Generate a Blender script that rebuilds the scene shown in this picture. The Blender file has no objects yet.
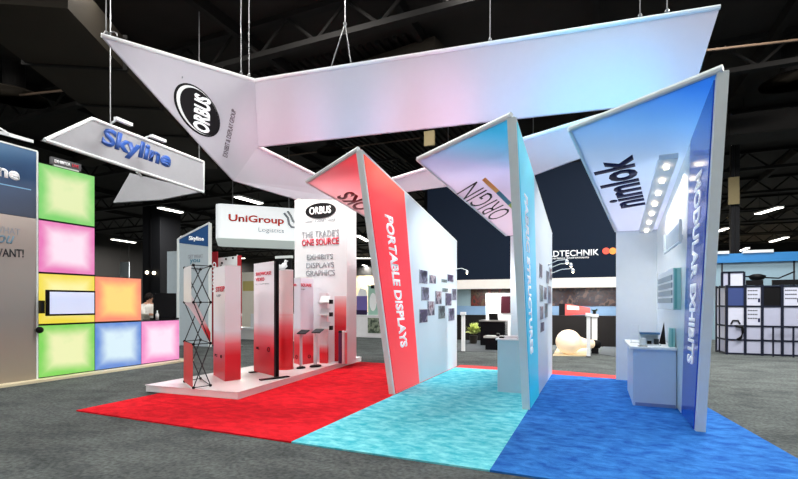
import bpy, bmesh, math, random
from mathutils import Vector, Matrix
random.seed(7)
C = bpy.context.scene.collection
V = Vector

# ------------------------------------------------------------------ survey of the hall
# X runs across the hall, Y into it, Z up.  The camera stands at the origin, 1.6 m high, turned 23.2 degrees to the left.
F, H, CX, HY = 461.0, 1.6, 399.0, 303.0
TH = math.radians(23.2); cT, sT = math.cos(TH), math.sin(TH)
CAM = V((0, 0, H))
def ray(px, py):
    a = (px - CX) / F
    return V((a*cT - sT, a*sT + cT, (HY - py) / F))
def at_d(px, py, d): return CAM + ray(px, py) * d
def at_z(px, py, z=0.0):
    r = ray(px, py); return CAM + r * ((z - H) / r.z)
def at_x(px, py, x):
    r = ray(px, py); return CAM + r * (x / r.x)
def at_y(px, py, y):
    r = ray(px, py); return CAM + r * (y / r.y)
def at_pl(px, py, p0, n):
    r = ray(px, py); return CAM + r * ((p0 - CAM).dot(n) / r.dot(n))

# ------------------------------------------------------------------ materials
def lin(c):
    return tuple(((v/255)/12.92 if v/255 <= 0.04045 else ((v/255 + 0.055)/1.055)**2.4) for v in c) + (1.0,)
MATS = {}
def newmat(name):
    m = bpy.data.materials.new(name); m.use_nodes = True
    nt = m.node_tree; b = nt.nodes['Principled BSDF']
    return m, nt, b
def node(nt, t, **kw):
    n = nt.nodes.new(t)
    for k, v in kw.items(): setattr(n, k, v)
    return n
def mat(name, rgb, rough=0.6, metal=0.0, var=0.06, scale=8.0, emit=None, es=0.0, coat=0.0, bump=0.0, bscale=60.0, transl=0.0, spec=None):
    if name in MATS: return MATS[name]
    m, nt, b = newmat(name)
    b.inputs['Roughness'].default_value = rough
    b.inputs['Metallic'].default_value = metal
    b.inputs['Coat Weight'].default_value = coat
    if spec is None and max(rgb) < 70: spec = 0.12
    if spec is not None: b.inputs['Specular IOR Level'].default_value = spec
    base = lin(rgb)
    tc = node(nt, 'ShaderNodeTexCoord')
    nz = node(nt, 'ShaderNodeTexNoise'); nz.inputs['Scale'].default_value = scale; nz.inputs['Detail'].default_value = 4
    nt.links.new(tc.outputs['Object'], nz.inputs['Vector'])
    mx = node(nt, 'ShaderNodeMix', data_type='RGBA')
    mx.inputs[6].default_value = tuple(v*(1-var) for v in base[:3]) + (1,)
    mx.inputs[7].default_value = tuple(min(1, v*(1+var)) for v in base[:3]) + (1,)
    nt.links.new(nz.outputs['Fac'], mx.inputs[0])
    nt.links.new(mx.outputs[2], b.inputs['Base Color'])
    if emit:
        b.inputs['Emission Color'].default_value = lin(emit); b.inputs['Emission Strength'].default_value = es
    if bump:
        n2 = node(nt, 'ShaderNodeTexNoise'); n2.inputs['Scale'].default_value = bscale; n2.inputs['Detail'].default_value = 6
        nt.links.new(tc.outputs['Object'], n2.inputs['Vector'])
        bp = node(nt, 'ShaderNodeBump'); bp.inputs['Strength'].default_value = bump; bp.inputs['Distance'].default_value = 0.02
        nt.links.new(n2.outputs['Fac'], bp.inputs['Height']); nt.links.new(bp.outputs['Normal'], b.inputs['Normal'])
    if transl:
        tr = node(nt, 'ShaderNodeBsdfTranslucent'); nt.links.new(mx.outputs[2], tr.inputs['Color'])
        ms = node(nt, 'ShaderNodeMixShader'); ms.inputs[0].default_value = transl
        out = nt.nodes['Material Output']
        nt.links.new(b.outputs[0], ms.inputs[1]); nt.links.new(tr.outputs[0], ms.inputs[2]); nt.links.new(ms.outputs[0], out.inputs['Surface'])
    MATS[name] = m; return m
def mat_emit(name, rgb, s):
    if name in MATS: return MATS[name]
    m, nt, b = newmat(name)
    b.inputs['Base Color'].default_value = lin(rgb)
    b.inputs['Emission Color'].default_value = lin(rgb); b.inputs['Emission Strength'].default_value = s
    MATS[name] = m; return m
def mat_print(name, stops, axis, p0, p1, rough=0.5, transl=0.0, coat=0.0, emit=0.0):
    """a printed colour blend that runs along an axis of the object's own space, from p0 to p1"""
    if name in MATS: return MATS[name]
    m, nt, b = newmat(name)
    b.inputs['Roughness'].default_value = rough; b.inputs['Coat Weight'].default_value = coat
    tc = node(nt, 'ShaderNodeTexCoord')
    dp = node(nt, 'ShaderNodeVectorMath', operation='DOT_PRODUCT')
    dp.inputs[1].default_value = axis
    nt.links.new(tc.outputs['Object'], dp.inputs[0])
    mr = node(nt, 'ShaderNodeMapRange'); mr.inputs[1].default_value = p0; mr.inputs[2].default_value = p1
    nt.links.new(dp.outputs['Value'], mr.inputs[0])
    cr = node(nt, 'ShaderNodeValToRGB'); e = cr.color_ramp.elements
    e[0].position, e[0].color = stops[0][0], lin(stops[0][1])
    e[1].position, e[1].color = stops[-1][0], lin(stops[-1][1])
    for p, c in stops[1:-1]:
        k = e.new(p); k.color = lin(c)
    nt.links.new(mr.outputs[0], cr.inputs[0]); nt.links.new(cr.outputs[0], b.inputs['Base Color'])
    if emit:
        nt.links.new(cr.outputs[0], b.inputs['Emission Color']); b.inputs['Emission Strength'].default_value = emit
    if transl:
        tr = node(nt, 'ShaderNodeBsdfTranslucent'); nt.links.new(cr.outputs[0], tr.inputs['Color'])
        ms = node(nt, 'ShaderNodeMixShader'); ms.inputs[0].default_value = transl
        nt.links.new(b.outputs[0], ms.inputs[1]); nt.links.new(tr.outputs[0], ms.inputs[2])
        nt.links.new(ms.outputs[0], nt.nodes['Material Output'].inputs['Surface'])
    MATS[name] = m; return m
def mat_carpet(name, a, bcol, cover, scale=3.0, rough=0.95, bump=0.6, speck=None):
    m, nt, b = newmat(name)
    b.inputs['Roughness'].default_value = rough
    b.inputs['Specular IOR Level'].default_value = 0.15
    tc = node(nt, 'ShaderNodeTexCoord')
    mp = node(nt, 'ShaderNodeMapping'); mp.inputs['Scale'].default_value = (1, 1.6, 1)
    nt.links.new(tc.outputs['Object'], mp.inputs[0])
    nz = node(nt, 'ShaderNodeTexNoise'); nz.inputs['Scale'].default_value = scale; nz.inputs['Detail'].default_value = 7; nz.inputs['Roughness'].default_value = 0.68
    nz.inputs['Distortion'].default_value = 0.35
    nt.links.new(mp.outputs[0], nz.inputs['Vector'])
    cr = node(nt, 'ShaderNodeValToRGB'); e = cr.color_ramp.elements
    e[0].position, e[0].color = cover[0], lin(a); e[1].position, e[1].color = cover[1], lin(bcol)
    nt.links.new(nz.outputs['Fac'], cr.inputs[0])
    fine = node(nt, 'ShaderNodeTexNoise'); fine.inputs['Scale'].default_value = 120; fine.inputs['Detail'].default_value = 3
    nt.links.new(tc.outputs['Object'], fine.inputs['Vector'])
    last = cr.outputs[0]
    if speck:
        fr = node(nt, 'ShaderNodeMapRange'); fr.inputs[1].default_value = 0.35; fr.inputs[2].default_value = 0.65
        fr.inputs[3].default_value = 1-speck; fr.inputs[4].default_value = 1+speck
        mid = node(nt, 'ShaderNodeTexNoise'); mid.inputs['Scale'].default_value = 22; mid.inputs['Detail'].default_value = 5
        nt.links.new(tc.outputs['Object'], mid.inputs['Vector'])
        nt.links.new(mid.outputs['Fac'], fr.inputs[0])
        mu = node(nt, 'ShaderNodeVectorMath', operation='SCALE')
        nt.links.new(last, mu.inputs[0]); nt.links.new(fr.outputs[0], mu.inputs['Scale']); last = mu.outputs[0]
    nt.links.new(last, b.inputs['Base Color'])
    bp = node(nt, 'ShaderNodeBump'); bp.inputs['Strength'].default_value = bump; bp.inputs['Distance'].default_value = 0.02
    nt.links.new(fine.outputs['Fac'], bp.inputs['Height']); nt.links.new(bp.outputs['Normal'], b.inputs['Normal'])
    return m
def mat_photo(name, cols, scale=6.0, emit=0.0):
    """an abstract printed picture: patches of colour"""
    if name in MATS: return MATS[name]
    m, nt, b = newmat(name)
    b.inputs['Roughness'].default_value = 0.35
    tc = node(nt, 'ShaderNodeTexCoord')
    nz = node(nt, 'ShaderNodeTexNoise'); nz.inputs['Scale'].default_value = scale; nz.inputs['Detail'].default_value = 4
    nt.links.new(tc.outputs['Object'], nz.inputs['Vector'])
    cr = node(nt, 'ShaderNodeValToRGB'); e = cr.color_ramp.elements
    n = len(cols)
    e[0].position, e[0].color = 0.34, lin(cols[0]); e[1].position, e[1].color = 0.68, lin(cols[-1])
    for i, c in enumerate(cols[1:-1]):
        k = e.new(0.34 + 0.34*(i+1)/(n-1)); k.color = lin(c)
    nt.links.new(nz.outputs['Fac'], cr.inputs[0]); nt.links.new(cr.outputs[0], b.inputs['Base Color'])
    MATS[name] = m; return m
def mat_lightbox(name, edge, mid, s=1.0):
    """backlit fabric printed with a pale middle and a coloured border (generated coordinates of the panel: Y across, Z up)"""
    m, nt, b = newmat(name)
    b.inputs['Roughness'].default_value = 0.6
    tc = node(nt, 'ShaderNodeTexCoord'); sp = node(nt, 'ShaderNodeSeparateXYZ')
    nt.links.new(tc.outputs['Generated'], sp.inputs[0])
    def edge_fall(o):
        a = node(nt, 'ShaderNodeMath', operation='SUBTRACT'); nt.links.new(o, a.inputs[0]); a.inputs[1].default_value = 0.5
        c = node(nt, 'ShaderNodeMath', operation='ABSOLUTE'); nt.links.new(a.outputs[0], c.inputs[0])
        d = node(nt, 'ShaderNodeMapRange', interpolation_type='SMOOTHSTEP'); d.inputs[1].default_value = 0.2; d.inputs[2].default_value = 0.5
        nt.links.new(c.outputs[0], d.inputs[0]); return d.outputs[0]
    a, c = edge_fall(sp.outputs['Y']), edge_fall(sp.outputs['Z'])
    mxm = node(nt, 'ShaderNodeMath', operation='MAXIMUM'); nt.links.new(a, mxm.inputs[0]); nt.links.new(c, mxm.inputs[1])
    nz = node(nt, 'ShaderNodeTexNoise'); nz.inputs['Scale'].default_value = 3.5; nt.links.new(tc.outputs['Object'], nz.inputs['Vector'])
    ad = node(nt, 'ShaderNodeMath', operation='MULTIPLY_ADD'); nt.links.new(nz.outputs['Fac'], ad.inputs[0]); ad.inputs[1].default_value = 0.5; ad.inputs[2].default_value = -0.25
    su = node(nt, 'ShaderNodeMath', operation='ADD', use_clamp=True); nt.links.new(ad.outputs[0], su.inputs[0]); nt.links.new(mxm.outputs[0], su.inputs[1])
    mx = node(nt, 'ShaderNodeMix', data_type='RGBA'); mx.inputs[6].default_value = lin(mid); mx.inputs[7].default_value = lin(edge)
    nt.links.new(su.outputs[0], mx.inputs[0])
    b.inputs['Base Color'].default_value = (0.05, 0.05, 0.05, 1)
    nt.links.new(mx.outputs[2], b.inputs['Emission Color']); b.inputs['Emission Strength'].default_value = s
    return m

WHITE = mat('white_laminate', (232, 236, 238), 0.4)
SATIN = mat('white_wall_panel', (226, 232, 236), 0.35, var=0.03)
GREYM = mat('silver_frame', (224, 232, 232), 0.45, 0.0)
BLACK = mat('black_metal', (18, 18, 20), 0.45)
BLACKG = mat('black_glossy', (14, 14, 17), 0.25)
DARK = mat('dark_grey_metal', (52, 54, 58), 0.5)
RED = mat('red_print', (214, 28, 40), 0.5)
INKN = mat('navy_ink', (16, 22, 62), 0.5)
INKB = mat('black_ink', (22, 20, 24), 0.5)
INKG = mat('grey_ink', (150, 156, 164), 0.5)
INKW = mat('white_ink', (245, 247, 250), 0.5, emit=(245, 247, 250), es=0.25)
INKR = mat('red_ink', (206, 30, 62), 0.5)
LAMP = mat_emit('lamp_glow', (255, 250, 240), 9.0)
WARM = mat_emit('warm_lamp_glow', (255, 236, 205), 7.0)

# ------------------------------------------------------------------ object helpers
def tagset(o, label=None, cat=None, group=None, kind=None):
    if label: o['label'] = label
    if cat: o['category'] = cat
    if group: o['group'] = group
    if kind: o['kind'] = kind
    return o
def thing(name, label, cat, loc=(0, 0, 0), group=None):
    o = bpy.data.objects.new(name, None); C.objects.link(o); o.location = loc; o.empty_display_size = 0.1
    return tagset(o, label, cat, group)
ROOTLOC = {}
def wloc(o):
    p = V(o.location)
    return p + (wloc(o.parent) if o.parent else V((0, 0, 0)))
def part(name, bm, m, parent=None, smooth=False, label=None, origin=None):
    """links bm (world coordinates) as ONE mesh object; its origin is its parent's unless another is given"""
    me = bpy.data.meshes.new(name)
    bmesh.ops.recalc_face_normals(bm, faces=bm.faces)
    org = V(origin) if origin is not None else (wloc(parent) if parent else V((0, 0, 0)))
    bmesh.ops.translate(bm, verts=bm.verts, vec=-org)
    bm.to_mesh(me); bm.free()
    if smooth:
        for p in me.polygons: p.use_smooth = True
    for mm in (m if isinstance(m, (list, tuple)) else [m]): me.materials.append(mm)
    o = bpy.data.objects.new(name, me); C.objects.link(o)
    if parent:
        o.parent = parent; o.location = org - wloc(parent)
    else: o.location = org
    if label: o['label'] = label
    return o
def single(name, bm, m, label, cat, group=None, smooth=False, kind=None, origin=None):
    if origin is None:
        bb = [v.co.copy() for v in bm.verts]
        lo = V((min(v[i] for v in bb) for i in range(3))); hi = V((max(v[i] for v in bb) for i in range(3)))
        origin = V(((lo.x+hi.x)/2, (lo.y+hi.y)/2, lo.z))
    o = part(name, bm, m, None, smooth, origin=origin)
    return tagset(o, label, cat, group, kind)
def structure(name, bm, m, label=None):
    o = part(name, bm, m); o['kind'] = 'structure'
    if label: o['label'] = label
    return o
def tree_copy(root, delta, label=None):
    r = root.copy(); C.objects.link(r); r.location = V(root.location) + V(delta)
    if label: r['label'] = label
    for ch in list(root.children):
        c = ch.copy(); C.objects.link(c); c.parent = r
        for g in list(ch.children):
            d = g.copy(); C.objects.link(d); d.parent = c
    return r
# ------------------------------------------------------------------ shape helpers (all add to a bmesh, world coordinates)
def BM(): return bmesh.new()
def box(bm, x0, x1, y0, y1, z0, z1, bev=0.0):
    x0, x1 = sorted((x0, x1)); y0, y1 = sorted((y0, y1)); z0, z1 = sorted((z0, z1))
    r = bmesh.ops.create_cube(bm, size=1.0)
    vs = r['verts']
    for v in vs:
        v.co = V((x0 + (v.co.x+.5)*(x1-x0), y0 + (v.co.y+.5)*(y1-y0), z0 + (v.co.z+.5)*(z1-z0)))
    if bev:
        es = list({e for v in vs for e in v.link_edges})
        bmesh.ops.bevel(bm, geom=es, offset=bev, segments=2, affect='EDGES', profile=0.6)
    return bm
def prism(bm, pts, vec):
    a = [bm.verts.new(V(p)) for p in pts]; b = [bm.verts.new(V(p) + V(vec)) for p in pts]
    bm.faces.new(a); bm.faces.new(list(reversed(b)))
    n = len(pts)
    for i in range(n): bm.faces.new((a[i], b[i], b[(i+1) % n], a[(i+1) % n]))
    return bm
def obox(bm, o, u, v, w):
    o, u, v, w = V(o), V(u), V(v), V(w)
    return prism(bm, [o, o+u, o+u+v, o+v], w)
def tube(bm, pts, r, seg=8):
    pts = [V(p) for p in pts]
    rings = []
    for i, p in enumerate(pts):
        t = (pts[min(i+1, len(pts)-1)] - pts[max(i-1, 0)]).normalized()
        up = V((0, 0, 1)) if abs(t.z) < 0.95 else V((1, 0, 0))
        a = t.cross(up).normalized(); b = t.cross(a).normalized()
        rr = r[i] if isinstance(r, (list, tuple)) else r
        rings.append([bm.verts.new(p + a*rr*math.cos(2*math.pi*k/seg) + b*rr*math.sin(2*math.pi*k/seg)) for k in range(seg)])
    for A, B in zip(rings, rings[1:]):
        for k in range(seg): bm.faces.new((A[k], A[(k+1) % seg], B[(k+1) % seg], B[k]))
    bm.faces.new(list(reversed(rings[0]))); bm.faces.new(rings[-1])
    return bm
def lathe(bm, base, axis, prof, seg=24, sx=1.0):
    """prof: list of (distance along axis, radius)"""
    base, axis = V(base), V(axis).normalized()
    up = V((0, 0, 1)) if abs(axis.z) < 0.95 else V((1, 0, 0))
    a = axis.cross(up).normalized(); b = axis.cross(a).normalized()
    rings = []
    for h, r in prof:
        rings.append([bm.verts.new(base + axis*h + a*max(r, 1e-4)*sx*math.cos(2*math.pi*k/seg) + b*max(r, 1e-4)*math.sin(2*math.pi*k/seg)) for k in range(seg)])
    for A, B in zip(rings, rings[1:]):
        for k in range(seg): bm.faces.new((A[k], A[(k+1) % seg], B[(k+1) % seg], B[k]))
    bm.faces.new(list(reversed(rings[0]))); bm.faces.new(rings[-1])
    return bm
def ball(bm, c, r, seg=12, s=(1, 1, 1)):
    m = Matrix.Translation(V(c)) @ Matrix.Diagonal((s[0], s[1], s[2], 1))
    bmesh.ops.create_uvsphere(bm, u_segments=seg, v_segments=max(6, seg*2//3), radius=r, matrix=m)
    return bm
def disc(bm, c, u, v, n, seg=40):
    c, u, v, n = V(c), V(u), V(v), V(n)
    return prism(bm, [c + u*math.cos(2*math.pi*k/seg) + v*math.sin(2*math.pi*k/seg) for k in range(seg)], n)
def letters(s, bl, br, tl, toward=None, depth=0.006, bold=0.0, shear=0.0, lift=0.004):
    """lettering as a mesh, its box fitted onto the parallelogram bottom-left, bottom-right, top-left; raised toward the side given"""
    cu = bpy.data.curves.new('lettering', 'FONT'); cu.body = s; cu.size = 1.0
    cu.offset = bold; cu.shear = shear; cu.resolution_u = 3
    ob = bpy.data.objects.new('lettering', cu); C.objects.link(ob)
    dg = bpy.context.evaluated_depsgraph_get()
    me = bpy.data.meshes.new_from_object(ob.evaluated_get(dg))
    bpy.data.objects.remove(ob); bpy.data.curves.remove(cu)
    bm = BM(); bm.from_mesh(me); bpy.data.meshes.remove(me)
    xs = [v.co.x for v in bm.verts]; ys = [v.co.y for v in bm.verts]
    x0, x1, y0, y1 = min(xs), max(xs), min(ys), max(ys)
    bl, br, tl = V(bl), V(br), V(tl)
    U, W = br - bl, tl - bl
    n = U.cross(W).normalized()
    if toward is not None and n.dot(V(toward) - bl) < 0: n = -n
    for v in bm.verts:
        v.co = bl + U*((v.co.x-x0)/(x1-x0)) + W*((v.co.y-y0)/(y1-y0)) + n*lift
    ret = bmesh.ops.extrude_face_region(bm, geom=list(bm.faces))
    bmesh.ops.translate(bm, verts=[g for g in ret['geom'] if isinstance(g, bmesh.types.BMVert)], vec=n*depth)
    return bm

# ================================================================== CAMERA
cam = bpy.data.cameras.new('camera'); co = bpy.data.objects.new('camera', cam); C.objects.link(co)
co.location = CAM; co.rotation_euler = (math.pi/2, 0, TH)
cam.sensor_width = 36; cam.lens = F/798*36; cam.shift_y = (HY - 239.5)/798; cam.clip_end = 300
bpy.context.scene.camera = co

# ================================================================== THE HALL
HALLM = mat_carpet('hall_carpet', (64, 69, 70), (102, 108, 107), (0.3, 0.7), scale=1.2, speck=0.3)
structure('floor', box(BM(), -50, 50, -14, 72, -0.1, 0), HALLM)
CEIL = mat('ceiling_black', (34, 32, 30), 0.9, var=0.5, scale=0.6)
structure('ceiling', box(BM(), -50, 50, -14, 72, 9.2, 9.4), CEIL)
TAN = mat('hall_wall_tan', (196, 174, 136), 0.8, var=0.25, scale=0.5)
DKW = mat('hall_wall_dark', (30, 29, 28), 0.9)
structure('wall_back', box(BM(), -50, 50, 71.6, 72, 0, 6.4), TAN)
structure('wall_back', box(BM(), -50, 50, 71.5, 72, 6.4, 9.2), DKW)
structure('wall_left', box(BM(), -50, -49.8, -14, 72, 0, 9.2), DKW)
structure('wall_right', box(BM(), 49.8, 50, -14, 72, 0, 9.2), DKW)

BEAM = mat('ceiling_beam_paint', (24, 23, 22), 0.8, var=0.3, scale=1.0)
DUCT = mat('duct_paint', (42, 38, 32), 0.7, var=0.25, scale=0.7)
# roof beams across the hall and purlins along it
k = 0
for yb in (10, 16, 22, 28, 34, 40, 46, 54, 62):
    bm = BM()
    for zz in (8.2, 9.05): box(bm, -48, 40, yb-0.12, yb+0.12, zz, zz+0.14)
    x = -48.0
    while x < 39:
        tube(bm, [(x, yb, 8.3), (x+0.9, yb, 9.1), (x+1.8, yb, 8.3)], 0.05, 6); x += 1.8
    k += 1; structure('trim_%d' % k, bm, BEAM)
for xb in (-36, -30, -24, -18, -13.5, -9, -4.5, 0, 4.5, 9, 14, 20, 26):
    k += 1; structure('trim_%d' % k, box(BM(), xb-0.09, xb+0.09, 6, 71, 8.85, 9.15), BEAM)
# corrugated deck ribs seen above the front sign
bm = BM()
for i in range(26): box(bm, -11.5+i*0.28, -11.38+i*0.28, 12, 30, 9.1, 9.2)
k += 1; structure('trim_%d' % k, bm, BEAM)
# big air ducts
def duct(p, q, w, h, label, DUCT=None):
    DUCT = DUCT or mat('duct_paint', (42, 38, 32))
    p, q = V(p), V(q); d = (q-p).normalized(); sidev = V((-d.y, d.x, 0))*w
    t = thing('air_duct', label, 'air duct', (p+q)/2, 'roof air ducts')
    part('duct_body', obox(BM(), p - sidev/2, q-p, sidev, (0, 0, h)), DUCT, t)
    L = (q-p).length; n = int(L/2.4)
    for i in range(1, n):
        c = p + d*(i*2.4)
        part('hanger', tube(BM(), [c + V((0, 0, h)), V((c.x, c.y, 9.2))], 0.02, 6), BEAM, t)
        part('joint_flange', obox(BM(), c - sidev*0.54 - V((0, 0, 0.05)), d*0.07, sidev*1.08, (0, 0, h+0.1)), BEAM, t)
duct(at_z(6, 4, 7.6), at_z(190, 168, 7.6), 2.3, 0.8, 'broad brown air duct under the roof at upper left of the photo')
duct((-24, 15.2, 8.6), (-4, 12.4, 8.6), 0.9, 0.3, 'narrower brown air duct crossing the roof above the white hanging sign')
duct((-3, 19.5, 7.4), (24, 20.5, 7.4), 1.2, 0.7, 'dark air duct crossing the roof at upper right of the photo', BEAM)
# round diffusers
def diffuser(px, py, label, r=0.62):
    c = at_z(px, py, 8.15)
    t = thing('ceiling_diffuser', label, 'air vent', c, 'round ceiling vents')
    for i, rr in enumerate((1.0, 0.72, 0.46)):
        part('ring', lathe(BM(), c + V((0, 0, 0.07*i)), (0, 0, 1), [(0, r*rr), (0.02, r*rr), (0.09, r*(rr-0.13)), (0.07, r*(rr-0.13)), (0, r*rr)], 28), DUCT, t, True)
    part('neck', lathe(BM(), c + V((0, 0, 0.2)), (0, 0, 1), [(0, r*0.33), (0.86, r*0.33)], 20), BEAM, t)
diffuser(14, 97, 'round ceiling vent above the blue lettered wall, left edge of the photo', 0.9)
diffuser(331, 152, 'round ceiling vent just above the pink canopy')
diffuser(792, 82, 'round ceiling vent at the right edge of the photo', 0.8)
# thin conduits
COND = mat('conduit_rust', (74, 58, 44), 0.5)
for i, (a, b, lab) in enumerate([((20, 95), (165, 80), ''), ((640, 58), (798, 40), 'thin rust coloured conduit under the roof at upper right'),
                      ((270, 158), (420, 138), 'thin pale conduit under the roof behind the front hanging sign')]):
    k += 1; structure('trim_%d' % k, tube(BM(), [at_z(a[0], a[1], 8.8 if i == 2 else 8.1), at_z(b[0], b[1], 8.8 if i == 2 else 8.1)], 0.035), COND)

# tube lights under the roof: the ones seen, and the rows that go on overhead
HOUS = mat('lamp_housing', (200, 200, 200), 0.5)
def tube_light(c, dirv, L, label, w=0.3, power=420, group='hall tube lights'):
    c, dirv = V(c), V(dirv).normalized(); sd = V((-dirv.y, dirv.x, 0))
    t = thing('ceiling_light', label, 'ceiling light', c, group)
    part('housing', obox(BM(), c - dirv*L/2 - sd*w/2 + V((0, 0, 0.03)), dirv*L, sd*w, (0, 0, 0.1)), HOUS, t)
    part('diffuser', obox(BM(), c - dirv*(L/2-0.04) - sd*(w/2-0.03), dirv*(L-0.08), sd*(w-0.06), (0, 0, 0.03)), LAMP, t)
    for s in (-0.4, 0.4):
        part('hanger', tube(BM(), [c + dirv*L*s + V((0, 0, 0.13)), V((c.x + dirv.x*L*s, c.y + dirv.y*L*s, 9.2))], 0.012, 6), BEAM, t)
    if power:
        la = bpy.data.lights.new('tube_lamp', 'AREA'); la.shape = 'RECTANGLE'; la.size = L; la.size_y = w; la.energy = power
        la.color = (1.0, 0.97, 0.93)
        lo = bpy.data.objects.new('tube_lamp', la); C.objects.link(lo); lo.parent = t; lo.location = (0, 0, -0.06)
        lo.rotation_euler = (0, 0, math.atan2(dirv.y, dirv.x))
    return t
SEEN = [((236, 197), (261, 204), 'long tube light glowing above the round-cornered hanging sign'),
        ((159, 208), (182, 213), 'tube light glowing above the slanted navy topped display wall'),
        ((112, 239.5), (135, 243), 'tube light to the left of the dark pillar, upper one'),
        ((131, 253), (144, 255), 'short tube light touching the left edge of the dark pillar'),
        ((100, 256), (112, 258), 'tube light low beside the green glowing cube wall'),
        ((165, 234), (180, 237), 'tube light just left of the slanted navy topped display wall'),
        ((110, 264), (128, 266.5), 'small tube light above the orange glowing cube'),
        ((160, 268.5), (169, 269.5), 'small distant tube light right of the dark pillar'),
        ((356, 235), (369, 242), 'tube light seen between the white tower and red fin, upper one'),
        ((359, 264), (372, 268), 'tube light seen between the white tower and red fin, lower one'),
        ((724, 146), (746, 129), 'broad bright tube light beside the top of the blue fin'),
        ((757, 214.5), (781, 207.5), 'tube light right of the tan topped pillar, upper one'),
        ((771, 242), (787, 237.5), 'tube light at right of the photo, just below and right of the upper one'),
        ((717, 232), (727, 228.5), 'tube light half hidden by the blue fin edge'),
        ((741, 251), (748, 248), 'small tube light just above the blue booth at right'),
        ]
for a, b, lab in SEEN:
    p, q = at_z(a[0], a[1], 8.0), at_z(b[0], b[1], 8.0)
    Ln = max(0.9, min(4.0, (q-p).length))
    near = (p-CAM).length < 36
    tube_light((p+q)/2, (q-p), Ln, lab, 0.45 if a[0] != 724 else 0.62, 500 if near else 2500)
OVER = 140
for dd_, zz in ((9.9, 8.95), (5.2, 8.95), (0.6, 8.95), (-4.5, 8.95)):
    for lx in (-12.5, -7.5, -2.5, 2.5, 7.5, 12.5):
        c_ = V((lx*cT - dd_*sT, lx*sT + dd_*cT, zz))
        tube_light(c_, (cT, sT, 0), 2.4, 'hall tube light overhead, above the frame of the photo', 0.5, OVER*{9.9: 3.3, 5.2: 0.5, 0.6: 0.3, -4.5: 0.45}[dd_]*(1.8 if lx > 7 else 1.9 if lx < -7 and 0 < dd_ < 6 else 1.25 if lx < -7 else 1), 'tube lights overhead')

for px in (45, 104, 128, 168, 236, 362, 450, 600, 760):
    c_ = at_d(px, 258.5, 66)
    tube_light(c_, (cT, sT, 0), 2.6, 'tiny far tube light near the back wall of the hall', 0.4, 9000, 'far tube lights')

# pillars
PIL = mat('pillar_black', (26, 27, 30), 0.6)
def pillar(px0, px1, Y, ztop, label, lamps=()):
    a, b = at_y(px0, 290, Y), at_y(px1, 290, Y); w = b.x - a.x
    t = thing('pillar', label, 'pillar', ((a.x+b.x)/2, Y + w/2, 0))
    part('shaft', box(BM(), a.x, b.x, Y, Y+w, 0, ztop, 0.03), PIL, t)
    part('corner_rib', box(BM(), a.x+w*0.4, a.x+w*0.5, Y-0.03, Y, 0, ztop), BLACK, t)
    for px, py in lamps:
        c = at_y(px, py, Y-0.05)
        part('lamp', ball(BM(), c, 0.12, 10), WARM, t, True)
    return t
pillar(142.5, 160, 24, 9.1, 'dark pillar behind the glowing cube wall, with two small lamps', [(147, 272.5), (154, 273)])
pl = pillar(731, 740, 26, 9.1, 'dark pillar with a tan panel at its top, right of the blue fin')
a, b = at_y(728, 205, 25.9), at_y(739, 177, 25.9)
part('tan_panel', box(BM(), a.x, b.x, 25.8, 25.9, a.z, b.z), mat('tan_board', (122, 110, 76), 0.7), pl)
pillar(424, 428.5, 26, 9.1, 'thin dark pillar beside the navy hanging wall')
# hanging tan board above the lilac canopy
a, b = at_y(424, 146, 13), at_y(434, 130, 13)
t = thing('hanging_board', 'small tan board hanging under the roof above the lilac canopy', 'board', ((a.x+b.x)/2, 13, a.z))
part('board', box(BM(), a.x, b.x, 13, 13.08, a.z, b.z), mat('tan_board', (122, 110, 76), 0.7), t)
part('cord', tube(BM(), [((a.x+b.x)/2, 13.04, b.z), ((a.x+b.x)/2, 13.04, 9.2)], 0.012, 6), BEAM, t)

# ================================================================== BOOTH CARPETS
Y0 = 4.35
XL, XRC, XCB = -7.06, -3.20, -0.93
def slab(pts, h): return prism(BM(), [(x, y, 0.0005) for x, y in pts], (0, 0, h))
CR = mat_carpet('red_carpet', (186, 8, 26), (232, 28, 44), (0.34, 0.64), 4.0, bump=0.4)
CC = mat_carpet('cyan_carpet', (56, 186, 206), (138, 228, 236), (0.38, 0.62), 5.0, bump=0.4)
CB = mat_carpet('blue_carpet', (24, 84, 168), (56, 130, 208), (0.36, 0.64), 4.5, bump=0.4)
single('booth_carpet', slab([(XL, Y0+.03), (XRC, Y0), (XRC, 10.96), (-6.2, 10.98), (-7.0, 10.9)], 0.0188), CR, 'red plush carpet lying beneath the white platform and red fin', 'carpet', 'booth carpets')
single('booth_carpet', slab([(XRC, Y0), (XCB, Y0), (XCB, 10.9), (XRC, 10.96)], 0.0188), CC, 'bright cyan mottled carpet lying between the red and cyan fins', 'carpet', 'booth carpets')
single('booth_carpet', slab([(XCB, Y0), (2.1, Y0), (1.5, 8.6), (1.3, 10.5), (XCB, 10.75)], 0.0188), CB, 'royal blue carpet lying between the cyan fin and the blue fin', 'carpet', 'booth carpets')
p = [at_z(548, 370.5), at_z(620, 378.5), at_z(620, 383), at_z(548, 378)]
single('carpet_strip', slab([(XRC, 11.45), (p[0].x, 11.45), (p[1].x, 11.1), (0.6, 10.62), (XCB, 10.76), (XCB, 10.91), (XRC, 10.97)], 0.018), mat('red_strip', (206, 62, 62), 0.9), 'narrow red carpet strip behind the cyan and blue carpets', 'carpet')

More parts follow.
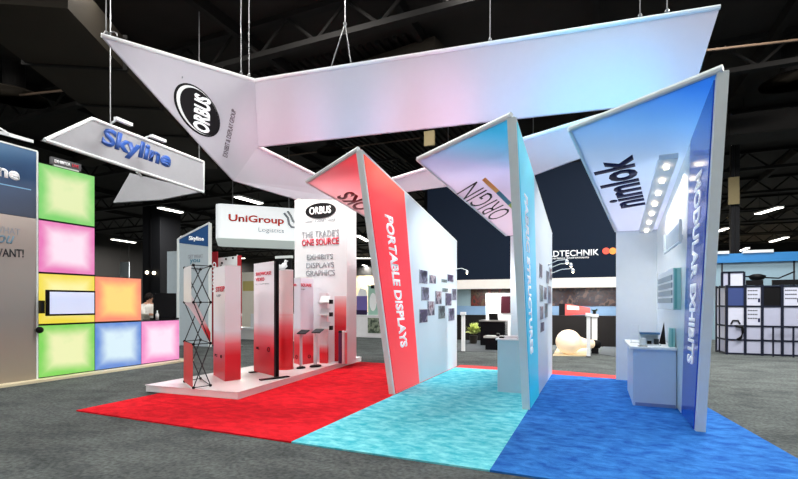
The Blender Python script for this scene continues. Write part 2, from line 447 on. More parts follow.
# ================================================================== THE THREE DISPLAY FINS
FAB = 0.35   # share of light coming through the stretched fabric
def fin(name_label, X, th, side, base_y, top_y, top_z, back_y, back_z, gfoot, gtop, gmat, text, text_pts, wing_mat, wing_tip, wing_bl, wedge, sidewall):
    """side=+1: graphic on the +X face; -1: on the -X face"""
    t = thing('display_fin', name_label, 'display wall', (X, (base_y+back_y)/2, 0.02))
    xi, xo = X, X - side*th
    slope = (top_z - back_z)/(back_y - top_y)
    def topz(y): return top_z - slope*(y - top_y)
    outline = [(base_y, 0.02), (back_y, 0.02), (back_y, topz(back_y)), (top_y, top_z)]
    part('wall_panel', prism(BM(), [(xo, y, z) for y, z in outline], (xi - xo, 0, 0)), sidewall, t)
    # grey profile capping the leaning front edge
    part('front_edge', prism(BM(), [(xo-0.004, y, z) for y, z in [(base_y-0.02, 0.02), (base_y+0.035, 0.02), (top_y+0.035, top_z+0.015), (top_y-0.02, top_z+0.015)]], (xi-xo+0.008, 0, 0)), GREYM, t)
    part('top_edge', prism(BM(), [(xo-0.004, y, z) for y, z in [(top_y, top_z+0.004), (back_y, topz(back_y)+0.004), (back_y, topz(back_y)+0.03), (top_y, top_z+0.03)]], (xi-xo+0.008, 0, 0)), GREYM, t)
    # coloured graphic
    g = [(base_y+0.045, 0.03), (gfoot, 0.03), (gtop, topz(gtop)-0.015), (top_y+0.05, topz(top_y+0.05)-0.02)]
    gp = part('graphic_panel', prism(BM(), [(xi, y, z) for y, z in g], (side*0.014, 0, 0)), gmat, t)
    bl, br, tl = text_pts
    xg = xi + side*0.014
    part('lettering', letters(text, at_x(*bl, xg), at_x(*br, xg), at_x(*tl, xg), toward=(xg+side, 7, 2), bold=0.035), INKW, gp, label='white capital lettering reading %s' % text)
    return t, topz, slope
REDG = mat_print('red_graphic', [(0, (240, 70, 72)), (0.3, (228, 40, 54)), (0.6, (230, 36, 54)), (0.85, (240, 62, 66)), (1, (248, 110, 86))], (0, 0, 1), 0.0, 3.9, 0.45, emit=0.5)  # emission added so the red graphic looks brighter
CYG = mat_print('cyan_graphic', [(0, (40, 178, 202)), (0.5, (36, 160, 200)), (1, (110, 208, 224))], (0, 0, 1), 0.0, 3.9, 0.4, emit=0.42)  # cyan graphic brightened by a glow of its own
BLG = mat_print('blue_graphic', [(0, (34, 72, 178)), (0.5, (58, 84, 176)), (1, (20, 78, 180))], (0, 0, 1), 0.0, 3.9, 0.16, emit=0.06)
PANW = mat('pale_wall_print', (206, 220, 230), 0.4, var=0.05, scale=1.2)

XR, XC_, XB = -3.22, -0.915, 1.12
finR, topR, slR = fin('leaning red graphic fin between the red and cyan carpets', XR, 0.085, 1, 7.30, 6.10, 3.86, 11.2, 3.13, 8.5, 7.72, REDG,
    'PORTABLE DISPLAYS', ((384.3, 214), (400.3, 348), (392.4, 217.4)), None, None, None, None, PANW)
finC, topC, slC = fin('narrow leaning cyan graphic fin between the cyan and blue carpets', XC_, 0.10, 1, 7.06, 5.78, 3.87, 10.85, 3.13, 8.15, 7.46, CYG,
    'FABRIC STRUCTURES', ((523.8, 193), (530, 355), (527, 197.7)), None, None, None, None, PANW)
finB, topB, slB = fin('leaning royal blue graphic fin on the right carpet edge', XB, 0.11, -1, 6.68, 5.58, 3.92, 10.6, 3.05, 7.6, 6.9, BLG,
    'MODULAR EXHIBITS', ((696, 177), (687.7, 362), (702.5, 168.5)), None, None, None, None, PANW)
XRl, XCl = XR-0.085, XC_-0.10

# canopies (wings) hung from the fin tops
def canopy(label, fin_x, top_y, top_z, slope, back_y, tip_px, bl_px, m, parent, edge=0.06, back_right=None):
    p0 = V((fin_x, top_y, top_z)); n = V((0, slope, 1)).normalized()
    Fp = V((fin_x, top_y, top_z))
    Tp = at_pl(*tip_px, p0, n)
    BR = V((fin_x, back_y, top_z - slope*(back_y-top_y)))
    q = at_pl(*bl_px, p0, n); d = (q - Tp); BL = Tp + d*((back_y - Tp.y)/d.y)
    up = n*edge
    c = part('canopy', prism(BM(), [Fp, Tp, BL, BR], up), m, parent, label=label)
    # pale rail round the canopy edge
    e = BM()
    for a, b in ((Fp, Tp), (Tp, BL)):
        tube(e, [a + up*0.5, b + up*0.5], edge*0.62, 8)
    part('edge_rail', e, mat('rail_pale', (222, 232, 234), 0.5), c)
    return c, p0, n, (Fp, Tp, BL, BR)
def axis_print(name, stops, a, b, **kw):
    d = V(b) - V(a); L = d.length; d.normalize()
    return (name, stops, tuple(d), V(a).dot(d), L)
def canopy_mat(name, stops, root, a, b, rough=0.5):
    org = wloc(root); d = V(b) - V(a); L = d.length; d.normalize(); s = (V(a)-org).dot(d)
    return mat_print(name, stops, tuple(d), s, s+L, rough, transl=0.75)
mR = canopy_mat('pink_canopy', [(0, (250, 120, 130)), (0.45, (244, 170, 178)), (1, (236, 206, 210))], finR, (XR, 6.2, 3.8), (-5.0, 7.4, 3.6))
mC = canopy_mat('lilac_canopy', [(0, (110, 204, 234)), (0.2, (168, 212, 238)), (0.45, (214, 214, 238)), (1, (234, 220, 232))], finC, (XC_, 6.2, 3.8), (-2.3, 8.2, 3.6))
mB = canopy_mat('pale_blue_canopy', [(0, (100, 160, 222)), (0.2, (164, 204, 240)), (0.42, (210, 226, 244)), (1, (222, 226, 242))], finB, (XB, 5.8, 3.8), (-0.2, 9.2, 3.4))  # blue print whose deep end also holds the shade of the unlit corner
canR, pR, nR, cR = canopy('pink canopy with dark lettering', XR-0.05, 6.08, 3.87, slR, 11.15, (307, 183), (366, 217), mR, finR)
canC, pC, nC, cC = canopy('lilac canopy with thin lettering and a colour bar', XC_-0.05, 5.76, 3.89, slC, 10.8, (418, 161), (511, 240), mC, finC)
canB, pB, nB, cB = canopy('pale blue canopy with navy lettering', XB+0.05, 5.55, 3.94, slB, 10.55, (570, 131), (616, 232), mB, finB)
def on(pp, nn, *pxs): return [at_pl(*q, pp - nn*0.003, nn) for q in pxs]
# lettering under the canopies
bl, br, tl = on(pR, nR, (373, 206), (351, 190.5), (358, 211))
part('lettering', letters('OKS', bl, br, tl, toward=CAM, bold=0.03), mat('maroon_ink', (122, 26, 44), 0.5), canR)
bl, br, tl = on(pC, nC, (512, 212), (477, 181), (492, 221))
part('lettering', letters('ORIGIN', bl, br, tl, toward=CAM, bold=-0.012, depth=0.004), INKB, canC)
OR = mat('orange_ink', (236, 164, 74), 0.5); TE = mat('teal_ink', (30, 120, 148), 0.5); LG = mat('lime_ink', (150, 176, 70), 0.5)
for (a, b, mm) in (((482, 180), (496, 193), OR), ((496, 193), (508, 205), TE), ((508, 205), (512.5, 209.5), LG)):
    q = on(pC, nC, a, b, (b[0]+3.4, b[1]-2.6), (a[0]+3.4, a[1]-2.6))
    part('colour_bar', prism(BM(), q, -nC*0.004), mm, canC)
bl, br, tl = on(pB, nB, (646, 204), (633, 154), (611, 210))
part('lettering', letters('nimlok', bl, br, tl, toward=CAM, bold=0.035), INKN, canB)

# back panel of the cyan bay, side bays
a = at_y(511, 240, 10.8)
part('back_panel', box(BM(), a.x, XCl+0.02, 10.72, 10.8, 0.02, cC[3].z-0.02), SATIN, finC)
# ----- white corner walls of the blue bay
bwL = at_y(616, 300, 10.58).x
part('back_wall', box(BM(), bwL, XB, 10.5, 10.58, 0.02, cB[3].z-0.01), SATIN, finB)
part('side_lining', prism(BM(), [(XB-0.012, y, z) for y, z in [(7.62, 0.03), (10.5, 0.03), (10.5, topB(10.5)-0.02), (6.95, topB(6.95)-0.02)]], (0.012, 0, 0)), mat('glossy_white_lining', (226, 232, 236), 0.22), finB)

# ---------- light bar with downlights in the blue bay
def wingz(x, y): return 3.94 - slB*(y-5.55)
ya, yb = 7.25, 10.46
t = thing('light_bar', 'white light bar with small downlights under the pale blue canopy', 'light fitting', (0.9, 8.9, wingz(0, 8.9)-0.1))
part('housing', prism(BM(), [(0.79, ya, wingz(0, ya)-0.075), (1.02, ya, wingz(0, ya)-0.075), (1.02, yb, wingz(0, yb)-0.075), (0.79, yb, wingz(0, yb)-0.075)], (0, 0, 0.07)), WHITE, t)
for i in range(7):
    y = ya + 0.22 + i*(yb-ya-0.4)/6
    zc = wingz(0, y)-0.085
    part('downlight', lathe(BM(), (0.905, y, zc-0.035), (0, 0, 1), [(0, 0.03), (0.03, 0.036), (0.035, 0.02)], 14), WARM, t)
    if i in (0, 1, 2, 3):
        la = bpy.data.lights.new('downlight_lamp', 'SPOT'); la.energy = 34; la.spot_size = math.radians(150); la.spot_blend = 0.6; la.shadow_soft_size = 0.05; la.color = (1, 0.95, 0.88)
        lo = bpy.data.objects.new('downlight_lamp', la); C.objects.link(lo); lo.parent = t; lo.location = V((0.905, y, zc-0.06)) - V(t.location)

# ---------- shelving on the white lining of the blue bay
a = at_x(664, 250, 0.95)
xw = XB - 0.012
t = thing('wall_sign_box', 'small clear framed box fixed high on the white lining near the blue fin', 'display box', (xw, 9.2, 2.3))
ys, ye = at_x(681, 240, 0.98).y, at_x(665, 240, 0.98).y
z0, z1 = at_x(672, 249, 0.98).z, at_x(674, 226, 0.98).z
part('frame', box(BM(), 0.96, 0.985, ys, ye, z0, z0+0.03), GREYM, t)
for yy in (ys, ye-0.03): part('frame', box(BM(), 0.96, 0.985, yy, yy+0.03, z0+0.03, z1), GREYM, t)
part('panel', box(BM(), 0.985, 0.99, ys, ye, z0+0.02, z1-0.02), mat('clear_panel', (206, 214, 222), 0.1), t)
part('bracket', box(BM(), 0.99, xw, (ys+ye)/2-0.04, (ys+ye)/2+0.04, (z0+z1)/2, (z0+z1)/2+0.04), GREYM, t)

GRN = mat('pale_green_laminate', (150, 200, 198), 0.35)
YCB = 7.62
xa = at_y(673, 290, YCB).x; xbb = xw
t = thing('slat_cabinet', 'pale green cabinet with slatted side hanging on the white lining above the counter', 'cabinet', (xa, YCB+.3, 1.45))
zlo, zhi = at_y(677, 310, YCB).z, at_y(677, 267.5, YCB).z
yfar = at_x(658, 290, xa).y
part('body', box(BM(), xa, xbb-0.002, YCB, yfar, zlo, zhi, 0.01), SATIN, t)
part('end_panel', box(BM(), xa+.005, xbb-.004, YCB-.008, YCB, zlo+.005, zhi-.005), GRN, t, label='pale green end panel')
for i in range(4):
    zz = zlo + 0.1 + i*(zhi-zlo-0.16)/4
    part('louvre', box(BM(), xa-0.012, xa, YCB+.06, yfar-0.06, zz, zz+0.075), mat('louvre_grey', (128, 142, 152), 0.4), t)
part('door_edge', box(BM(), xa+0.02, xa+0.05, YCB-.012, YCB, zlo+0.02, zhi-0.02), mat('green_edge', (96, 168, 164), 0.4), t)

# counter of the blue bay
ZC = 0.93
xl = at_y(633, 400, 8.0).x
t = thing('display_counter', 'pale blue fronted counter standing against the blue fin', 'counter', ((xl+1.1)/2, 8.7, 0.02))
part('body', box(BM(), xl, xw-0.01, 7.98, 9.4, 0.02, ZC-0.04), mat('pale_blue_laminate', (196, 214, 234), 0.45, var=0.03), t)
part('countertop', box(BM(), xl-0.05, xw-0.005, 7.93, 9.45, ZC-0.04, ZC, 0.006), WHITE, t)
part('kick_plate', box(BM(), xl+0.03, xw-0.02, 7.974, 7.98, 0.02, 0.07), mat('blue_kick', (120, 140, 190), 0.5), t)
def on_ct(px, py): return at_z(px, py, ZC)
# things on the counter
c = on_ct(646, 343)
c2 = on_ct(660, 344); w = abs(c2.x-c.x); c.x = max(c.x, xl+0.08)
c = V((xl+0.17, 8.35, ZC))
t = thing('model_stand', 'small white model exhibit with blue roof on the counter', 'scale model', c)
part('base_plate', box(BM(), c.x-0.05, c.x+0.24, c.y-0.12, c.y+0.16, ZC, ZC+0.02), WHITE, t)
part('wall', box(BM(), c.x-0.04, c.x+0.22, c.y+0.10, c.y+0.13, ZC+0.02, ZC+0.17), SATIN, t)
part('block', box(BM(), c.x-0.04, c.x+0.03, c.y-0.1, c.y+0.02, ZC+0.02, ZC+0.11), WHITE, t)
part('block', box(BM(), c.x+0.15, c.x+0.21, c.y-0.1, c.y+0.02, ZC+0.02, ZC+0.1), DARK, t)
part('block', box(BM(), c.x+0.05, c.x+0.11, c.y-0.08, c.y-0.02, ZC+0.02, ZC+0.07), BLACK, t)
part('roof', box(BM(), c.x-0.05, c.x+0.23, c.y-0.06, c.y+0.13, ZC+0.17, ZC+0.2), mat('roof_blue', (70, 110, 150), 0.4), t)
p = V((xl+0.02, 8.75, ZC))
t = thing('wire_frame', 'thin silver wire frame standing at the left end of the counter', 'frame', p)
bm = BM(); tube(bm, [p, p+V((0, 0, 0.3)), p+V((0.12, 0, 0.3)), p+V((0.12, 0, 0))], 0.007, 6)
part('hoop', bm, GREYM, t)
part('foot', box(BM(), p.x-0.02, p.x+0.14, p.y-0.05, p.y+0.05, ZC, ZC+0.008), GREYM, t)
part('crossbar', tube(BM(), [p+V((0, 0, 0.14)), p+V((0.12, 0, 0.14))], 0.005, 6), GREYM, t)
q = V((xl+0.46, 8.55, ZC))
t = thing('tabletop_easel', 'black pointed easel leaning on the counter', 'easel', q)
part('back_board', prism(BM(), [q+V((-0.05, 0, 0)), q+V((0.05, 0, 0)), q+V((0.035, 0.08, 0.36))], (0, 0.015, 0)), BLACK, t)
part('strut', tube(BM(), [q+V((0.03, 0.08, 0.3)), q+V((0.03, 0.2, 0))], 0.006, 6), BLACK, t)
g = at_y(669.3, 345, 8.05); g2 = at_y(675.3, 345, 8.05)
t = thing('green_box', 'small upright pale green box at the right end of the counter', 'box', (g.x, 8.12, ZC))
part('body', box(BM(), g.x, g2.x, 8.05, 8.2, ZC, ZC+0.29, 0.006), GRN, t)
part('spine', box(BM(), g.x+0.03, g.x+0.05, 8.045, 8.05, ZC+0.01, ZC+0.28), MATS['green_edge'], t)
c = V((xl+0.12, 8.05, ZC))
single('black_card', box(BM(), c.x-0.05, c.x+0.08, c.y-0.03, c.y+0.03, ZC, ZC+0.008), BLACK, 'flat black card lying near the front left corner of the counter', 'card')

# counter of the cyan bay
zc2 = 0.97
a, b = at_y(497.5, 390, 8.25), at_y(522, 392, 8.25)
t = thing('display_counter', 'light cyan fronted counter standing left of the cyan fin', 'counter', ((a.x+XCl)/2, 8.6, 0.02))
part('body', box(BM(), a.x, XCl-0.005, 8.25, 9.0, 0.02, zc2-0.03), mat('pale_cyan_laminate', (178, 218, 232), 0.45, var=0.03), t)
part('countertop', box(BM(), a.x-0.03, XCl-0.004, 8.22, 9.03, zc2-0.03, zc2, 0.006), WHITE, t)
c = V((a.x+0.22, 8.45, zc2))
single('brochure_pile', prism(BM(), [c+V((-0.11, -0.1, 0)), c+V((0.1, -0.13, 0)), c+V((0.16, 0.12, 0)), c+V((-0.06, 0.14, 0))], (0.01, 0.01, 0.035)), mat('paper_white', (214, 216, 220), 0.6), 'pile of white brochures on the counter beside the cyan fin', 'brochures')
c = V((a.x+0.06, 8.35, zc2))
single('phone', box(BM(), c.x-0.04, c.x+0.04, c.y-0.06, c.y+0.06, zc2, zc2+0.03, 0.008), BLACK, 'small black device at the left end of the cyan counter', 'device')

# photo prints on the white walls of the red and cyan fins
PH = [mat_photo('photo_%d' % i, c, 7.0) for i, c in enumerate([
    [(14, 14, 34), (40, 40, 80), (130, 134, 156), (18, 18, 40)], [(26, 16, 48), (58, 40, 90), (24, 24, 54), (150, 140, 160)],
    [(10, 22, 36), (36, 60, 70), (120, 140, 140), (16, 26, 40)], [(90, 20, 44), (180, 170, 176), (44, 36, 76), (18, 14, 26)]])]
FRAMEP = mat('print_board', (210, 218, 226), 0.4)
def prints(X, rects, fin_label, n0):
    for i, (x0, y0, x1, y1, place) in enumerate(rects):
        p, q = at_x(x0, (y0+y1)/2, X), at_x(x1, (y0+y1)/2, X)
        zt = at_x((x0+x1)/2, y0, X).z; zb = at_x((x0+x1)/2, y1, X).z
        t = thing('photo_print', '%s, on the %s fin' % (place, fin_label), 'photo print', (X, (p.y+q.y)/2, zb), 'photo prints on the %s fin' % fin_label)
        part('board', box(BM(), X, X+0.012, p.y, q.y, zb, zt), FRAMEP, t)
        part('picture', box(BM(), X+0.012, X+0.015, p.y+0.008, q.y-0.008, zb+0.012, zt-0.008), PH[(i*3+n0) % 4], t)
prints(XR+0.001, [
    (419, 270, 427, 284, 'maroon and white photo, top row nearest the fin edge'),
    (429, 275, 435.5, 284, 'purple photo, top row second from the fin edge'),
    (441, 279, 446.5, 283, 'small dark wide photo, top row third from the fin edge'),
    (447, 274.5, 453, 282, 'grey and white photo, top row nearest the wall end'),
    (421, 287, 428.5, 301, 'dark navy photo, second row nearest the fin edge'),
    (435, 291, 441, 304.5, 'grey green photo, second row in the middle'),
    (442, 288, 447.5, 292.5, 'small green photo, second row above the teal one'),
    (445, 293, 451, 306, 'dark teal photo, second row, second from the wall end'),
    (451.5, 288.5, 456, 300.5, 'pale topped teal photo, second row nearest the wall end'),
    (427, 301, 434, 316, 'black edged photo, third row second from the fin edge'),
    (438, 305.5, 444.5, 319, 'grey photo, third row third from the fin edge'),
    (419, 309, 427, 323, 'near black photo, bottom row nearest the fin edge'),
    (448, 308, 454, 321, 'dark photo, third row nearest the wall end')], 'red', 0)
prints(XC_+0.001, [
    (539, 264, 541.5, 278, 'dark narrow photo, top row nearest the fin edge'),
    (546, 271, 548.3, 284, 'dark narrow photo, top row in the middle'),
    (549, 268, 551.2, 280, 'dark narrow photo, top row nearest the wall end'),
    (539.5, 285, 542.3, 302, 'blue violet photo, second row nearest the fin edge'),
    (543.5, 287, 546, 300, 'grey violet photo, second row in the middle'),
    (547.5, 286, 550.6, 304, 'bright violet photo, second row nearest the wall end'),
    (539.5, 306, 542.5, 320, 'maroon tinted photo, third row nearest the fin edge'),
    (544, 303, 547, 318, 'violet photo, third row in the middle'),
    (540, 322, 543.5, 332, 'nearly black photo, bottom row on its own')], 'cyan', 1)

# spot lights on the rear side of the cyan fin, aimed at the prints on the red fin
for i, yy in enumerate((8.2, 9.2, 10.2)):
    p = V((XCl-0.10, yy, topC(yy)-0.75))
    l = thing('spot_light', ['nearest', 'middle', 'furthest'][i] + ' spot light on the hidden left side of the cyan fin', 'lamp', p, 'spot lights on the cyan fin')
    part('arm', tube(BM(), [p + V((0.10, 0, 0.04)), p], 0.012, 6), GREYM, l)
    part('lamp_head', lathe(BM(), p + V((0.02, 0, 0.02)), (-1, 0, -0.6), [(0, 0.02), (0.04, 0.04), (0.08, 0.042), (0.085, 0.02)], 12), WARM, l)
    la = bpy.data.lights.new('spot_lamp', 'SPOT'); la.energy = 55; la.spot_size = math.radians(120); la.spot_blend = 0.8; la.color = (0.95, 0.98, 1.0); la.shadow_soft_size = 0.06
    lo = bpy.data.objects.new('spot_lamp', la); C.objects.link(lo); lo.parent = l; lo.location = (-0.09, 0, -0.05)
    lo.rotation_euler = V((-1, 0.1, -0.45)).to_track_quat('-Z', 'Y').to_euler()
# arm lights
def arm_light(tip, root, label, group='arm lights on the fins'):
    tip, root = V(tip), V(root)
    t = thing('arm_light', label, 'lamp', root, group)
    mid = (tip+root)/2 + V((0, 0, 0.05))
    part('arm', tube(BM(), [root, mid, tip+V((0, 0, 0.03))], 0.008, 8), GREYM, t)
    part('mount', ball(BM(), root, 0.03, 8), GREYM, t)
    part('lamp_head', lathe(BM(), tip+V((0, 0, 0.03)), (0, 0, -1), [(0, 0.015), (0.02, 0.03), (0.06, 0.038), (0.07, 0.02)], 14), WHITE, t, True)
    part('bulb', ball(BM(), tip+V((0, 0, -0.045)), 0.022, 8), WARM, t)
    return t
arm_light(at_y(467, 271.5, 11.1), V((XR+0.01, 11.1, at_y(458, 269, 11.1).z)), 'arm light at the end of the red fin wall')
for px, py, yy, lab in ((567, 261, 9.9, 'upper left arm light on the cyan fin wall'), (571, 264.5, 10.2, 'middle arm light on the cyan fin wall'), (573, 270, 10.4, 'lowest arm light on the cyan fin wall')):
    p = at_y(px, py, yy); arm_light(p, (XC_+0.01, yy, p.z-0.06), lab)

# ================================================================== BIG HANGING SIGN
ZT = H + 4.2
S1, S2, S3 = at_z(101, 35, ZT), at_z(255, 80.5, ZT), at_z(720, 7, ZT)
def vplane(a, b):
    d = b - a; return a, V((d.y, -d.x, 0)).normalized()
fp, fn = vplane(S2, S3)
S4 = at_pl(691, 99, fp, fn); S5 = at_pl(258, 146.5, fp, fn)
lp, ln = vplane(S1, S2)
S5L = at_pl(258, 146.5, lp, ln); S6 = at_pl(210, 155, lp, ln); S7 = at_pl(234, 180.5, lp, ln)
VT = at_d(350, 192, 10.4)
vp, vn = vplane(S5L, VT)
S8 = at_pl(296, 199, vp, vn)               # lower edge above the white tower
VB = at_pl(350, 199.5, vp, vn)
RT = at_d(690, 88, 6.8)
rp, rn = vplane(VT, RT)
RB = at_pl(690, 116, rp, rn); RM = at_pl(579, 158, rp, rn); RK = at_pl(533, 175, rp, rn); RJ = at_pl(440, 187, rp, rn)
SIGNW = mat('sign_fabric', (204, 202, 212), 0.55, var=0.02, transl=0.3)
cen = V(((S2.x+S3.x+VT.x)/3, (S2.y+S3.y+VT.y)/3, 5.0))
sign = thing('hanging_sign', 'huge white angular fabric sign ring hanging from the roof above the fins', 'hanging sign', cen)
def sheet(pts, th=0.05):
    pts = [V(p) for p in pts]
    n = (pts[1]-pts[0]).cross(pts[2]-pts[0]).normalized()
    if n.dot(CAM - pts[0]) > 0: n = -n
    return prism(BM(), pts, n*th)
frontp = part('fabric_panel', sheet([S2, S3, S4, S5]), SIGNW, sign)
leftp = part('fabric_panel', sheet([S1, S2, S5L, S7, S6]), SIGNW, sign)
part('fabric_panel', sheet([S5L, VT, VB, S8, S7]), SIGNW, sign)
part('fabric_panel', sheet([VT, RT, RB, RM, RK, RJ, VB]), SIGNW, sign)
for a, b in ((S1, S2), (S2, S3), (S5L, VT), (VT, RT)):
    part('edge_rail', tube(BM(), [a, b], 0.035, 8), mat('rail_white', (240, 244, 246), 0.4), sign)
# the oval badge
def lpt(px, py, k=0.0): return at_pl(px, py, lp, ln)
nl = -ln if ln.dot(CAM-lp) < 0 else ln
oc = lpt(199, 111); up_ = lpt(192, 83) - oc; rt_ = lpt(215, 104) - oc
# ring + oval following the slanted badge
part('badge_rim', disc(BM(), lpt(197.5, 110.5)+nl*0.004, lpt(181.5, 85)-lpt(198.5, 111.5), (lpt(214, 103)-lpt(198, 110))*0.98, nl*0.006), INKB, leftp)
part('badge_ring', disc(BM(), lpt(198.2, 110.8)+nl*0.010, (lpt(181.5, 85)-lpt(198.5, 111.5))*0.93, (lpt(214, 103)-lpt(198, 110))*0.9, nl*0.006), WHITE, leftp)
part('badge', disc(BM(), lpt(199.8, 112)+nl*0.016, (lpt(183, 86)-lpt(199, 112))*0.9, (lpt(214.5, 104)-lpt(199, 111))*0.86, nl*0.008), INKB, leftp)
bl, br, tl = [lpt(*q)+nl*0.026 for q in ((205.5, 138), (207, 103), (190, 127))]
part('lettering', letters('ORBUS', lpt(209, 136)+nl*0.026, lpt(210.5, 101)+nl*0.026, lpt(192.5, 128.5)+nl*0.026, toward=CAM, bold=0.04), INKW, leftp)
part('lettering', letters('EXHIBIT & DISPLAY GROUP', lpt(227, 158)+nl*0.004, lpt(236, 111)+nl*0.004, lpt(222.5, 156)+nl*0.004, toward=CAM), mat('brown_ink', (84, 64, 74), 0.5), leftp)
part('registered_mark', disc(BM(), lpt(182, 77.5)+nl*0.004, (0.02, 0, 0), (0, 0, 0.02), nl*0.004, 12), INKG, leftp)
# steel cables
CAB = mat('steel_cable', (120, 122, 124), 0.4, 0.6)
def pt_on(a, b, px):   # the point of a top rail seen at that column
    lo, hi = 0.0, 1.0
    def col(p):
        r = p - CAM; return CX + F*(r.x*cT + r.y*sT)/(-r.x*sT + r.y*cT)
    for _ in range(40):
        m = (lo+hi)/2
        if (col(a + (b-a)*m) - px)*(col(b)-col(a)) < 0: lo = m
        else: hi = m
    return a + (b-a)*lo
for a, b, px, fork in ((S1, S2, 106, 0), (S1, S2, 241, 0.1), (S1, S2, 249, 0.2), (S2, S3, 345, 0.9), (S2, S3, 490, 0), (S2, S3, 640, 0.0), (S2, S3, 667, 0.0)):
    p = pt_on(a, b, px)
    d = (b-a).normalized()
    bm = BM()
    if fork > 0.5:
        top = p + V((0, 0, 0.75))
        tube(bm, [p - d*0.28, top], 0.01, 6); tube(bm, [p + d*0.12, top], 0.01, 6); tube(bm, [top, V((top.x, top.y, 9.2))], 0.01, 6); ball(bm, top, 0.035, 8)
    else:
        tube(bm, [p, V((p.x, p.y, 9.2))], 0.009, 6); ball(bm, p + V((0, 0, 0.06)), 0.03, 8)
    part('cable', bm, CAB, sign)
p = pt_on(S1, S2, 112); bm = BM()
tube(bm, [p + V((math.cos(a_)*0.12, 0, math.sin(a_)*0.1)) for a_ in [i*math.pi/8 for i in range(9)]], 0.012, 6)
part('cable_loop', bm, CAB, sign)

# ================================================================== WHITE PLATFORM, TOWER AND SAMPLE STANDS
ZP = 0.14
P1, P2, P3 = at_z(146, 391.5, 0.0206), at_z(238, 399.5, 0.0206), at_z(356, 362.5, 0.0206)
P4 = V((P1.x+0.1, P3.y+0.3, 0.02)); 
t = thing('platform', 'low white glossy platform on the red carpet carrying the sample stands', 'platform', (P1+P3)/2)
part('plinth', prism(BM(), [P1, P2, P3, V((P3.x, P3.y+0.3, 0.02)), P4], (0, 0, ZP-0.035)), mat('platform_side', (240, 238, 240), 0.4), t)
part('top_board', prism(BM(), [p_+V((0, 0, ZP-0.035)) for p_ in (P1+V((-.01, -.01, 0)), P2+V((.01, -.01, 0)), P3+V((.01, 0, 0)), V((P3.x+.01, P3.y+0.3, 0.02)), P4)], (0, 0, 0.035-0.02)), mat('platform_top', (244, 242, 244), 0.15, var=0.02), t)
def pf(px, py): return at_z(px, py, ZP)

# ---- the tall white tower
q = pf(356.5, 360.5); XT = q.x
f0 = at_x(347, 364, XT); YT = f0.y
tz = at_y(310, 198.3, YT).z
xl = at_y(294.5, 300, YT).x
YTB = min(q.y, P3.y+0.25)
t = thing('tower', 'tall white tower with black oval badge and grey red lettering', 'tower', ((xl+XT)/2, (YT+YTB)/2, ZP))
TW = mat('tower_white', (238, 240, 244), 0.45, var=0.02)
part('body', box(BM(), xl, XT, YT, YTB, ZP, tz, 0.01), TW, t)
TF = mat_print('tower_fade_print', [(0, (176, 12, 30)), (0.5, (206, 24, 40)), (0.76, (236, 120, 120)), (1, (228, 230, 234))], (0, 0, 1), 0.0, 1.75, 0.4)
a, b = at_y(334.8, 360, YT), at_y(346.2, 360, YT)
part('fade_panel', box(BM(), a.x, b.x, YT-0.012, YT, ZP+0.02, at_y(340, 296, YT).z), TF, t)
yy = YT-0.003
oc = at_y(320.5, 210.7, yy)
ox = at_y(335.6, 208.6, yy) - oc; oz = V((0, 0, at_y(320.5, 203, yy).z - oc.z)); 
part('badge', disc(BM(), oc, V((ox.x, 0, 0))*1.02, oz*1.0, (0, -0.012, 0), 48), INKB, t)
part('lettering', letters('ORBUS', at_y(309.5, 215, yy-.014), at_y(331, 213.2, yy-.014), at_y(309.5, 207.5, yy-.014), toward=CAM, bold=0.02), INKW, t)
for s_, l_, r_, y0, y1, mm, bo in (('EXHIBIT & DISPLAY GROUP', 305.5, 335.5, 222.7, 220.5, INKG, 0.0), ("THE TRADE'S", 302, 339, 238.3, 231.7, INKG, 0.0), ('ONE SOURCE', 302, 339, 246.3, 239.6, INKR, 0.025),
                        ('EXHIBITS', 307, 333, 260, 254.7, INKG, 0.01), ('DISPLAYS', 306.5, 334, 268.3, 262.8, INKG, 0.01), ('GRAPHICS', 306, 335, 276.3, 270.5, INKG, 0.01)):
    bl, br, tl = at_y(l_, y0, yy), at_y(r_, y0, yy), at_y(l_, y1, yy)
    br.z = bl.z
    part('lettering', letters(s_, bl, br, tl, toward=CAM, bold=bo), mm, t)
# small spots along the top of the tower
for i, px in enumerate((299, 309, 319, 329)):
    p = at_y(px, 200, YT-0.16); p.z = tz - 0.03
    l = thing('spot_light', ['first from the left', 'second from the left', 'third from the left', 'rightmost'][i] + ' of the small spot lights on the white tower top', 'lamp', p, 'spot lights on the tower')
    part('arm', tube(BM(), [p, p+V((0, 0.1, 0.06)), p+V((0, 0.2, 0.03))], 0.01, 6), GREYM, l)
    part('lamp_head', lathe(BM(), p+V((0, 0, 0.02)), (0, 0.3, -1), [(0, 0.02), (0.03, 0.04), (0.06, 0.042), (0.065, 0.02)], 12), WARM, l)
    la = bpy.data.lights.new('spot_lamp', 'SPOT'); la.energy = 14; la.spot_size = math.radians(80); la.spot_blend = 0.7; la.color = (1, 0.93, 0.82); la.shadow_soft_size = 0.04
    lo = bpy.data.objects.new('spot_lamp', la); C.objects.link(lo); lo.parent = l; lo.location = (0, -0.02, -0.08); lo.rotation_euler = (math.radians(12), 0, 0)

